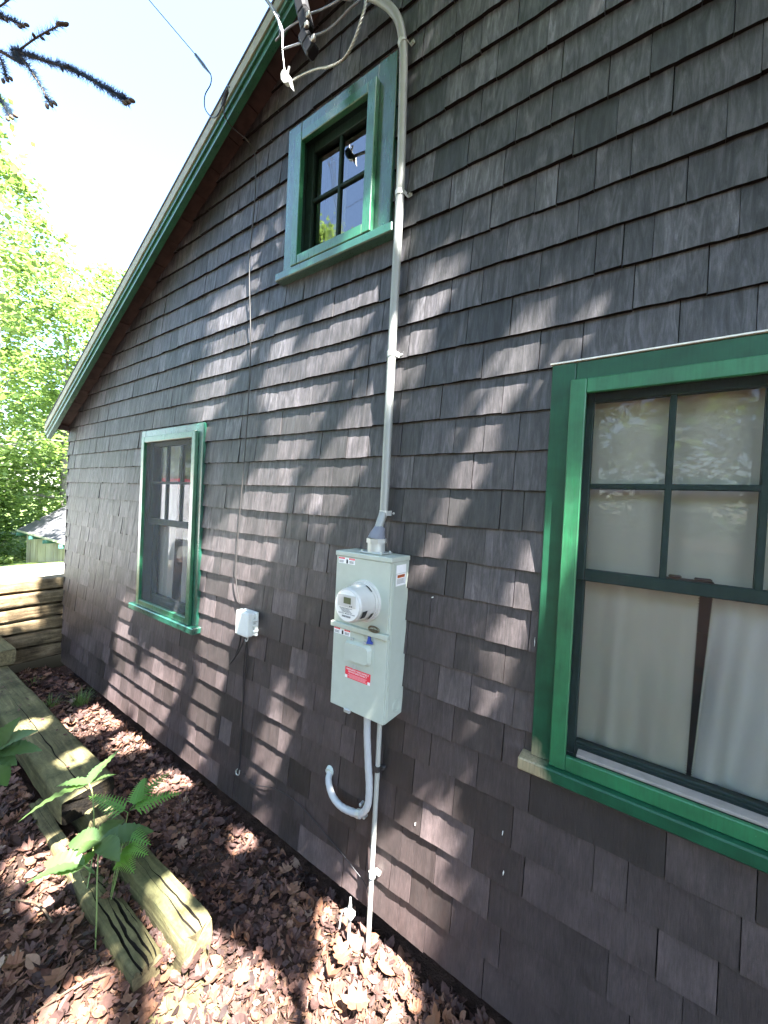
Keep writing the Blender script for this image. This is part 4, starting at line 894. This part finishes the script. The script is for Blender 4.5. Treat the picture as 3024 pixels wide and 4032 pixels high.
def frond(root, base, tip, hint, w=.06, n=13):
    base, tip = Vector(base), Vector(tip); ax = tip-base; L = ax.length; a = ax/L; nr = Vector(hint); nr = (nr-nr.dot(a)*a).normalized(); sd = a.cross(nr); bb = MB(); bb.tone = R.uniform(.3, .9)
    pts = [base+ax*t+nr*(.10*L*math.sin(math.pi*t*.9)) for t in [k/12 for k in range(13)]]; bb.tube(pts, .0016, 5)
    for k in range(n):
        t = .12+.86*k/n; c = base+ax*t+nr*(.10*L*math.sin(math.pi*t*.9)); l = w*(1-t)**.8*(.55+.45*min(1, t*5))+.006
        for s in (-1, 1):
            d = (sd*s+a*.45).normalized(); pw = .0085*(.5+.5*(1-t)); m_ = 6; pr = None
            for q in range(m_+1):
                u = q/m_; p = c+d*l*u-nr*(.12*l*u*u); ww = pw*(1-u**1.6)*(1+.35*((q%2)*2-1))+.0004; pw2 = a*ww
                ring = (bb.vert(p-pw2), bb.vert(p+pw2))
                if pr: bb.face(pr[0], ring[0], ring[1], pr[1])
                pr = ring
    bb.build("frond", MAT_FERN, root)
fern = thing("fern", "light green fern with feathery fronds between the timbers", "fern"); FR = Vector((-1.99,-.735,.05))
b = MB()
for q in ((-2.10,-.621,.379), (-2.027,-.692,.363), (-1.954,-.704,.298)): b.tube(spline([FR, (FR+Vector(q))/2+Vector((0,.01,.03)), q], 5), .002, 5)
b.build("stalk", MAT_STEM, fern)
HF = (.2,-.3,.9)
for bs, tp in (((-2.10,-.621,.379),(-2.323,-.714,.407)),((-2.10,-.612,.385),(-2.029,-.389,.370)),((-2.10,-.612,.39),(-2.183,-.373,.405)),((-2.027,-.692,.363),(-1.789,-.648,.398)),((-1.954,-.704,.298),(-1.740,-.736,.363)),((-1.954,-.70,.33),(-1.745,-.678,.398)),((-2.09,-.60,.40),(-2.20,-.50,.44))): frond(fern, bs, tp, HF)
def tuft(label, x, y, n, h, seed):
    rt = random.Random(seed); bb = MB(); z = ground_z(x, y)
    for k in range(n):
        a = rt.uniform(0, 6.283); r = rt.uniform(0, .06); p = Vector((x+r*math.cos(a), y+r*math.sin(a), z)); le = Vector((math.cos(a), math.sin(a), 0))*rt.uniform(.2, .9)*h; hh = h*rt.uniform(.4, 1); w = Vector((-math.sin(a), math.cos(a), 0))*.0022; bb.tone = rt.random()
        q = [p, p+le*.35+Vector((0,0,hh*.65)), p+le+Vector((0,0,hh))]; i = [bb.vert(q[0]-w), bb.vert(q[0]+w), bb.vert(q[1]-w*.8), bb.vert(q[1]+w*.8), bb.vert(q[2])]; bb.face(i[0], i[1], i[3], i[2]); bb.face(i[2], i[3], i[4])
    return tag(bb.build("grass_tuft", MAT_GRASS), label, "grass tuft")
tuft("wispy grass tuft close against the shingle foot", -4.36, -.12, 90, .17, 1); tuft("flat grass tuft beside the wide timber", -4.52, -.30, 70, .11, 2); tuft("small weedy tuft near the timber wall corner", -5.18, -.28, 40, .09, 3)
# ---------------------------------------------------------------- trees
def crown_leaves(bb, pts, size, rt, n):
    """leaf faces scattered in clumps; pts are (centre, radius) clumps"""
    for k in range(n):
        c, r = rt.choice(pts); d = Vector((rt.gauss(0,1), rt.gauss(0,1), rt.gauss(0,.75)))
        p = Vector(c)+d*(r*.5); leaf_quad(bb, p, size*rt.uniform(.6, 1.3), rt)
def leaf_quad(bb, p, s, rt, flat=.55):
    a = rt.uniform(0, 6.283); nrm = Vector((rt.gauss(0, flat), rt.gauss(0, flat), 1)).normalized(); u = Vector((math.cos(a), math.sin(a), 0)); u = (u-u.dot(nrm)*nrm).normalized(); v = nrm.cross(u); bb.tone = rt.random()
    i = [bb.vert(p-u*s*.5), bb.vert(p+v*s*.34-nrm*s*.06), bb.vert(p+u*s*.5), bb.vert(p-v*s*.34-nrm*s*.06)]; bb.face(*i)
def tree(name, label, loc, H, crown_r, crown_z0, seed, leaves, size, leafmat, bark, r0=.16, clumps=60, group=None, lean=(0,0), limbs=10, shape='round'):
    rt = random.Random(seed); root = thing(name, label, "tree", group); root.location = loc
    b = MB(); top = Vector((lean[0], lean[1], H*.93)); n = 9
    trunk = [Vector((lean[0]*t*t+.12*mnoise.noise(Vector((t*3, seed, 0))), lean[1]*t*t+.12*mnoise.noise(Vector((t*3, 0, seed))), -0.3+(H*.93+.3)*t)) for t in [k/n for k in range(n+1)]]
    b.tube(trunk, [r0*(1-.86*k/n)*(1.25 if k == 0 else 1) for k in range(n+1)], 9); pts = []
    for k in range(limbs):
        t = rt.uniform(crown_z0/H*.85, .92); p = trunk[min(n, int(t*n))]; an = k*2.4+rt.uniform(-.4, .4); L = crown_r*rt.uniform(.6, 1.0)*(1.15-.55*t if shape == 'cone' else 1)
        e = p+Vector((math.cos(an)*L, math.sin(an)*L, L*rt.uniform(-.05, .55))); mid = (p+e)/2+Vector((0, 0, L*.08)); b.tube([p, mid, e], [r0*.35*(1-.6*t), r0*.2*(1-.6*t), .012], 6)
        for q in (.45, .7, .95): pts.append((p+(e-p)*q+Vector((rt.gauss(0,.15), rt.gauss(0,.15), rt.gauss(0,.15))), crown_r*.30))
    b.build("trunk", bark, root, True)
    for k in range(clumps):
        v = rt.random(); z = crown_z0+(H-crown_z0)*v; prof = math.sin(math.pi*(.12+.86*v))**.7 if shape != 'cone' else (1-v)**.8+.08
        a = rt.uniform(0, 6.283); rr = crown_r*prof*math.sqrt(rt.uniform(.15, 1)); pts.append((Vector((lean[0]*v+math.cos(a)*rr, lean[1]*v+math.sin(a)*rr, z)), crown_r*rt.uniform(.14, .30)))
    b = MB(); crown_leaves(b, pts, size, rt, leaves); b.build("crown", leafmat, root); return root
G = "trees beyond the yard"
tree("maple_tree", "tall pale green tree at the left edge with a grey trunk", (-18.5,-.9,-1.0), 17.5, 3.6, 3.5, 31, 9500, .24, MAT_LEAF_PALE, MAT_BARK_PALE, .26, 80, G)
tree("maple_tree", "broad tree just behind the shed roof", (-31,7.0,-2.2), 18.5, 4.8, 2.2, 32, 9500, .30, MAT_LEAF_PALE, MAT_BARK, .24, 90, G)
tree("maple_tree", "leafy tree standing close beside the eave corner", (-32.5,10.4,-2.2), 20.0, 5.0, 2.0, 33, 10000, .32, MAT_LEAF_PALE, MAT_BARK, .22, 80, G)
tree("birch_tree", "slender birch between the leaning crowns", (-26,3.0,-1.8), 19.0, 3.6, 3.0, 34, 9000, .26, MAT_LEAF_PALE, MAT_BARK_PALE, .15, 70, G)
tree("maple_tree", "low dark bushy tree left of the shed", (-30.5,2.6,-2.2), 7.5, 2.4, .4, 35, 8000, .22, MAT_LEAF, MAT_BARK, .14, 70, G)
tree("maple_tree", "far tree filling the gap beside the eave", (-36,4.5,-2.2), 17.0, 5.0, 2.0, 36, 8000, .36, MAT_LEAF_PALE, MAT_BARK, .22, 90, G)
tree("maple_tree", "far tree with a wide crown at the left edge", (-38,-1.5,-2.2), 19.0, 5.5, 2.0, 37, 8000, .38, MAT_LEAF_PALE, MAT_BARK, .26, 90, G)
tree("maple_tree", "distant darker tree low behind the shed", (-44,9,-2.3), 13.0, 5.5, .8, 38, 7000, .40, MAT_LEAF, MAT_BARK, .24, 80, G)
tree("maple_tree", "distant darker tree low at the left edge", (-46,1.0,-2.3), 12.0, 6.0, .6, 39, 7000, .42, MAT_LEAF, MAT_BARK, .24, 80, G)
def bush(label, loc, r, h, seed, n, size, mat):
    rt = random.Random(seed); root = thing("shrub", label, "shrub", "shrubs round the shed"); root.location = loc; b = MB()
    for k in range(7):
        a = k*.9; b.tube([(0,0,-.1),(math.cos(a)*r*.3, math.sin(a)*r*.3, h*.5),(math.cos(a)*r*.6, math.sin(a)*r*.6, h*.85)], [.02,.014,.005], 5)
    b.build("stems", MAT_BARK, root); b = MB(); pts = [(Vector((rt.gauss(0,r*.45), rt.gauss(0,r*.45), h*rt.uniform(.12,.9))), r*.35) for _ in range(26)]; crown_leaves(b, pts, size, rt, n); b.build("foliage", mat, root)
bush("bright green shrub at the left corner of the shed", (-28.6,3.4,-2.1), 1.0, 1.5, 51, 3000, .15, MAT_LEAF)
bush("low ferny shrub in front of the shed's left corner", (-25.2,3.0,-1.75), .6, .35, 52, 1500, .12, MAT_LEAF_PALE)
bush("weedy shrub at the far left edge of the yard", (-20.0,.3,-1.0), .9, 1.1, 53, 2500, .14, MAT_LEAF)

# shed ------------------------------------------------------------------------------------------
shed = thing("shed", "low weathered shed with green rafter tails beyond the timber wall", "shed")
sx0, sx1, sy0, sy1, szb, sze = -26.6, -14.5, 4.35, 9.0, -2.2, -.06
x = sx0
while x < sx1:
    w = .24; bb = MB(); bb.box(x, x+w-.012, sy0-.012*((int(x*10))%2), sy0+.05, szb, sze); bb.build("siding_board", MAT_SHEDWALL, shed); x += w
bb = MB(); bb.box(sx0+.02, sx1, sy0+.06, sy1, szb, sze-.02); bb.build("shed_body", MAT_SHEDWALL, shed)
bb = MB(); ry = (sy0+sy1)/2; rz = sze+.66*(ry-sy0)
i = [bb.vert(p) for p in ((sx0-.25,sy0-.35,sze-.22),(sx1+.2,sy0-.35,sze-.22),(sx1+.2,ry,rz),(sx0-.25,ry,rz),(sx0-.25,sy1+.35,sze-.22),(sx1+.2,sy1+.35,sze-.22))]; j = [bb.vert((bb.v[q][0], bb.v[q][1], bb.v[q][2]+.08)) for q in i]
for f in ((0,1,2,3),(3,2,5,4)): bb.face(*[i[k] for k in f[::-1]]); bb.face(*[j[k] for k in f])
for a, c in ((0,1),(1,2),(2,5),(5,4),(4,3),(3,0)): bb.face(i[a], i[c], j[c], j[a])
bb.build("shed_roof", MAT_ROOF, shed)
bb = MB(); bb.box(sx0-.26, sx1+.2, sy0-.39, sy0-.355, sze-.20, sze-.12); bb.build("eave_board", MAT_DRIP, shed)
x = sx0+.4
while x < sx1:
    bb = MB(); bb.box(x, x+.10, sy0-.50, sy0-.02, sze-.38, sze-.225, .01); bb.build("rafter_tail", plain("faded_green_paint", (.05,.16,.13), .6) if x < sx0+.5 else bpy.data.materials["faded_green_paint"], shed); x += 2.1

# trees behind the viewer: the one mirrored in the upper window and the one whose crown shades the wall ---------
tree("maple_tree", "round tree standing across the drive, mirrored in the upper window", (-13.0,-11.5,.4), 14.3, 2.3, 3.0, 61, 14000, .17, MAT_LEAF_PALE, MAT_BARK, .2, 80)
tree("maple_tree", "tree farther along the drive, mirrored in the small window", (-19,-9.5,-.5), 11.0, 3.6, 2.5, 62, 7000, .30, MAT_LEAF_PALE, MAT_BARK, .2, 70)
for k, (x, y, h) in enumerate(((-5.5,-13.5,7.5),(-1.5,-12.0,7.0),(2.5,-14.0,8.0),(6.5,-11.5,7.5),(-9.0,-21.0,9.0))):
    tree("maple_tree", ["leafy tree behind the viewer, left of the drive","leafy tree straight behind the viewer","tall tree behind the viewer to the right","tree behind the viewer beside the big maple","tall tree far behind the viewer"][k], (x, y, .7), h, 3.2, .1, 70+k, 6500, .30, MAT_LEAF, MAT_BARK, .2, 60)
# gaps cut into the crown to place sun patches: on the wall (x, z, x, z, radius), on the ground (x, y, z, radius)
LITW = [(-1.183,3.101,-1.818,2.407,.109),(-.779,3.02,-1.022,2.54,.05),(-1.97,3.504,-2.554,3.133,.077),(-2.138,3.065,-2.609,2.698,.093),(-1.746,3.018,-1.986,2.541,.037),(-1.126,2.462,-1.516,1.923,.07),(-1.66,2.338,-2.112,1.905,.075),(-1.884,2.009,-2.469,1.484,.119),(-2.006,1.659,-2.443,1.12,.134),(-.371,2.755,-.46,2.549,.04),(-.46,2.549,-.569,2.327,.044),(-.569,2.327,-.691,1.982,.043),(-.691,1.982,-.833,1.654,.038),(-.791,3.017,-.945,2.606,.047),(-.325,1.899,-.373,1.687,.043),(-.373,1.687,-.525,1.268,.044),(-.69,.631,-.765,.178,.064),(-.831,.469,-.868,.176,.061),(-2.372,1.017,-2.545,.256,.098),(-3.057,.748,-3.482,.167,.096),(-3.725,.996,-3.841,.575,.077),(-1.649,.812,-1.856,.319,.053),(-2.852,.685,-3.209,.128,.064),(-.265,2.627,-.276,2.521,.022),(-2.35,2.773,-2.7,2.46,.057),(-1.388,2.859,-1.786,2.604,.044)]
LITG = [(-3.937,-.115,0,.247),(-3.379,-.06,0,.165),(-2.683,-.08,0,.123),(-1.878,-.08,0,.07),(-1.054,-.04,0,.168),(-.848,-.12,0,.174),(-.94,-.276,0,.128),(-1.42,-.76,.03,.30),(-1.20,-.70,.03,.28),(-1.02,-.82,.03,.28),(-1.60,-.95,.05,.16),(-2.27,-.827,.07,.12),(-2.534,-.86,.07,.109),(-1.754,-.57,.15,.084),(-1.626,-.697,.1,.088),(-3.597,-.658,.28,.092),(-2.964,-.576,.28,.08),(-2.404,-.68,.45,.10),(-1.348,-.53,0,.088)]
def hit(p):
    t = -p.y/(-SUN.y); q = p-SUN*t
    if q.z > -.02: return 'w', q
    t = (p.z-.04)/SUN.z; return 'g', p-SUN*t
def seg_d(px, pz, a):
    ax, az, bx, bz, r = a; dx, dz = bx-ax, bz-az; t = max(0, min(1, ((px-ax)*dx+(pz-az)*dz)/(dx*dx+dz*dz+1e-9))); return math.hypot(px-ax-t*dx, pz-az-t*dz)-(r*1.22+.030 if ax < -1.1 else r*.92+.004)
def lit_dist(p):
    k, q = hit(p); d = 9
    if k == 'w': d = min(seg_d(q.x, q.z, a) for a in LITW)
    for x, y, z, r in LITG:
        t = (p.z-z)/SUN.z; g = p-SUN*t; d = min(d, math.hypot(g.x-x, g.y-y)-(r*1.0+.015))
    return d
shade = thing("shade_maple", "big maple overhanging the viewer, crown shaped to dapple the wall", "tree"); rt = random.Random(77)
b = MB(); TB = Vector((5.4,-4.0,.3)); b.tube(spline([TB, TB+Vector((-.1,.1,3)), TB+Vector((-.5,.3,6)), TB+Vector((-.8,.5,9.5)), TB+Vector((-1.0,.6,12.5))], 4), [.30,.29,.28,.27,.26,.24,.22,.21,.20,.18,.16,.14,.12,.11,.09,.07,.04], 10)
for e, s in (((1.5,-3.2,9.5),5.5),((-.5,-3.4,9.0),6.0),((2.5,-5.5,9.0),5.0),((4.0,-1.6,9.8),6.5),((1.0,-5.2,8.2),5.2),((7.5,-2.5,9.0),6.0),((6.5,-6.0,8.5),5.5)):
    s0 = TB+Vector((-.45,.28,s-.3)); e = Vector(e); b.tube(spline([s0, (s0+e)/2+Vector((0,0,.5)), e], 4), [.11,.10,.09,.08,.07,.06,.05,.035,.02], 7)
b.build("trunk", MAT_BARK, shade, True)
b = MB()
def out_of_view(p):
    q = project(p); return q is None or not (-.08 < q[0] < 1.08 and -.10 < q[1] < 1.05)
def mirrored(p):       # would this leaf stand in what the upper window mirrors?
    if p.y > -.2: return False
    f = 1.5/(1.5-p.y); x = p.x*f; z = 2+(p.z-2)*f; return W2[0]-.05 < x < W2[1]+.05 and W2[2]-.1 < z < W2[3]+.05
def shade_leaf(P, t):  # leaves set along sun rays, left out where sun patches land
    while t < 11 and (mirrored(P+SUN*t) or not out_of_view(P+SUN*t)): t += .5
    p = P+SUN*t; d = lit_dist(p)
    if d < .012: return
    s = .055 if d < .05 else (.09 if d < .12 else .16)
    for q in range(1 if s > .1 else (3 if s > .06 else 6)):
        pp = p if q == 0 else p+Vector((rt.gauss(0,.04), rt.gauss(0,.03), rt.gauss(0,.05)))
        if q == 0 or lit_dist(pp) > .012: leaf_quad(b, pp, s*rt.uniform(.8, 1.2), rt, .4)
def strata(nx, ny, reps): return [((i+rt.random())/nx, (j+rt.random())/ny) for _ in range(reps) for i in range(nx) for j in range(ny)]
for u, v in strata(46, 20, 5):       # over the wall
    P = Vector((-5.9+7.2*u, 0, 4.4*v)); shade_leaf(P, rt.uniform(4.4, 6.0))
for u, v in strata(64, 28, 6):      # over the ground in front of it
    P = Vector((-5.8+6.7*u, -1.5+1.5*v, .05)); shade_leaf(P, rt.uniform(5.0, 6.8))
for k in range(3500):       # the rest of the crown
    c = Vector((4.6,-3.6,10.0)); d = Vector((rt.gauss(0,1.5), rt.gauss(0,1.3), rt.gauss(0,1.2))); p = c+d
    if lit_dist(p) > .2: leaf_quad(b, p, rt.uniform(.14, .22), rt, .5)
b.build("crown", MAT_LEAF, shade)

# spruce whose bough reaches into the picture at the upper left ------------------------------------
spruce = thing("spruce_tree", "spruce bough with short blue green needles reaching in at the upper left", "tree"); rs = random.Random(5)
b = MB(); b.tube([(-3.3,-3.0,.5),(-3.28,-2.98,4),(-3.25,-2.95,8),(-3.2,-2.9,11.5)], [.15,.12,.08,.02], 10); b.build("trunk", MAT_BARK, spruce, True)
TWIGS = [[(-3.28,-2.95,4.35),(-2.6,-2.1,3.95),(-1.868,-1.242,3.452),(-1.625,-1.199,3.299),(-1.422,-1.12,3.198),(-1.172,-1.073,3.016)],[(-1.625,-1.199,3.299),(-1.537,-1.173,3.312),(-1.429,-1.148,3.302)],[(-1.625,-1.199,3.299),(-1.516,-1.186,3.187),(-1.401,-1.171,3.05)],
 [(-2.1,-1.5,3.62),(-1.859,-1.234,3.543),(-1.745,-1.217,3.468),(-1.617,-1.191,3.38)],[(-1.868,-1.242,3.452),(-1.773,-1.238,3.379),(-1.666,-1.227,3.278),(-1.574,-1.227,3.165)],[(-2.05,-1.42,3.42),(-1.699,-1.252,3.192),(-1.489,-1.232,3.01)],[(-1.80,-1.24,3.48),(-1.72,-1.20,3.52),(-1.64,-1.19,3.53)]]
for k in range(10):        # boughs on the side away from the house
    a = RAD(rs.uniform(170, 330)); z = rs.uniform(4.0, 9.5); l = 1.6*(1-(z-4)/9); TWIGS.append([(-3.27,-2.96,z),(-3.27+math.cos(a)*l*.6,-2.96+math.sin(a)*l*.6,z-.05*l),(-3.27+math.cos(a)*l,-2.96+math.sin(a)*l,z-.2*l)])
bn = MB(); bud = MB()
for ti, tw in enumerate(TWIGS):
    pts = spline(tw, 10); n = len(pts); bw = MB(); bw.tube(pts, [(.0026 if ti else .0055*(1-k/n)+.0022)*(1-.35*k/n) for k in range(n)], 6); bough = bw.build("twig", MAT_TWIG, spruce, True)
    L = sum((pts[k+1]-pts[k]).length for k in range(n-1)); m_ = int(L*(850 if ti < 7 else 160))
    for k in range(m_):
        f = rs.random() if ti else rs.random()**.6
        q = f*(n-1); i0 = min(n-2, int(q)); c = pts[i0].lerp(pts[i0+1], q-i0); d = (pts[i0+1]-pts[i0]).normalized(); o = Vector((rs.gauss(0,1), rs.gauss(0,1), rs.gauss(0,1)+.5)); o = (o-o.dot(d)*d)
        if o.length < .1: continue
        o.normalize(); v = (o+d*rs.uniform(.25, .75)).normalized(); l = rs.uniform(.014, .022)*(1 if ti < 7 else 2.2); w = v.cross(d).normalized()*(.0008 if ti < 7 else .002); bn.tone = rs.random()
        i = [bn.vert(c-w), bn.vert(c+w), bn.vert(c+v*l)]; bn.face(*i)
        u = v.cross(w).normalized()*.0008; i = [bn.vert(c-u), bn.vert(c+u), bn.vert(c+v*l)]; bn.face(*i)
    if ti < 7:
        e = pts[-1]; d = (pts[-1]-pts[-2]).normalized()
        for o in (Vector((0,0,0)), d.orthogonal().normalized()*.010, -d.orthogonal().normalized()*.009): bud.tube([e+o-d*.004, e+o*1.1+d*.004, e+o*1.25+d*.014, e+o*1.3+d*.019], [.003,.0052,.0042,.001], 6)
        for k in range(3):
            c = pts[int(n*rs.uniform(.35, .9))]; o = d.orthogonal().normalized(); o.rotate(Matrix.Rotation(rs.uniform(0, 6.28), 3, d)); bud.tube([c, c+o*.006+d*.004, c+o*.011+d*.010], [.003,.0045,.001], 6)
tag(bn.build("needles", MAT_NEEDLE, spruce), kind="stuff"); tag(bud.build("bud_scales", MAT_TWIG, spruce, True), kind="stuff")

# white van on the drive, seen only as a reflection in the small window -----------------------------
van = thing("parked_van", "white van parked on the drive, mirrored in the small window", "van"); van.location = (-10.4,-3.9,yard_z(-10.4,-3.9)); van.rotation_euler = (0, 0, RAD(62))
MAT_VAN = steel("white_car_paint", (.75, .76, .78), .2); MAT_TYRE = steel("tyre_rubber", (.02,.02,.02), .8); MAT_VGLASS = steel("van_glass", (.02,.025,.03), .05); MAT_TAIL = steel("red_lamp", (.6,.02,.02), .2)
prof = [(-2.4,.35),(2.3,.35),(2.45,.6),(2.4,1.0),(1.55,1.15),(1.0,1.85),(.6,2.0),(-2.2,2.0),(-2.42,1.8),(-2.45,.6)]
b = MB(); A = [b.vert((x, -.9+(.10 if z > 1.3 else 0), z)) for x, z in prof]; B = [b.vert((x, .9-(.10 if z > 1.3 else 0), z)) for x, z in prof]
for k in range(len(prof)): b.face(A[k], A[(k+1)%10], B[(k+1)%10], B[k])
b.face(*A); b.face(*B[::-1]); b.build("body", MAT_VAN, van)
for y in (-.86, .86):
    for x0, x1 in ((.1, .95), (-1.0, -.05), (-2.1, -1.15)):
        b = MB(); b.box(x0, x1, y-.03, y+.03, 1.25, 1.78, .02); b.build("side_window", MAT_VGLASS, van)
    for x in (-1.55, 1.5):
        b = MB(); b.disc((x, y, .34), (0,1,0), .34, .34, -.12, .10, 20); w = b.build("wheel", MAT_TYRE, van)
        b = MB(); b.disc((x, y, .34), (0,1,0), .2, .2, -.125, .105, 16); b.build("rim", MAT_GALV, w)
    b = MB(); b.box(-2.47, -2.40, y-.08, y+.03, .95, 1.5, .01); b.build("tail_lamp", MAT_TAIL, van); b = MB(); b.box(2.36, 2.47, y-.12, y+.02, .72, .95, .02); b.build("headlight", MAT_WHITE, van)
b = MB(); b.box(-2.2, .7, -.82, .82, 2.03, 2.10, .02); b.build("roof_load", MAT_RED, van)
b = MB(); b.box(-2.45, -2.42, -.62, .62, 1.2, 1.75); b.build("rear_window", MAT_VGLASS, van)

# splashes of pale paint and droppings on the lower shingles
for k, (x, z, w, h) in enumerate(((-.406,.765,.0012,.010),(-.395,.616,.0016,.008),(-.328,1.523,.0009,.014),(-.757,1.611,.0022,.0022),(-.783,.603,.0008,.006))):
    b = MB(); n = 9; i = [b.vert((x+w*(1+.35*math.sin(q*3+k))*math.cos(q*2*math.pi/n), -.0185, z+h*(1+.3*math.cos(q*5+k))*math.sin(q*2*math.pi/n))) for q in range(n)]; b.face(*i); j = [b.vert((b.v[q][0], -.006, b.v[q][2])) for q in i]
    for q in range(n): b.face(i[q], j[q], j[(q+1)%n], i[(q+1)%n])
    b.build("paint_splash", MAT_FLASH, gable)
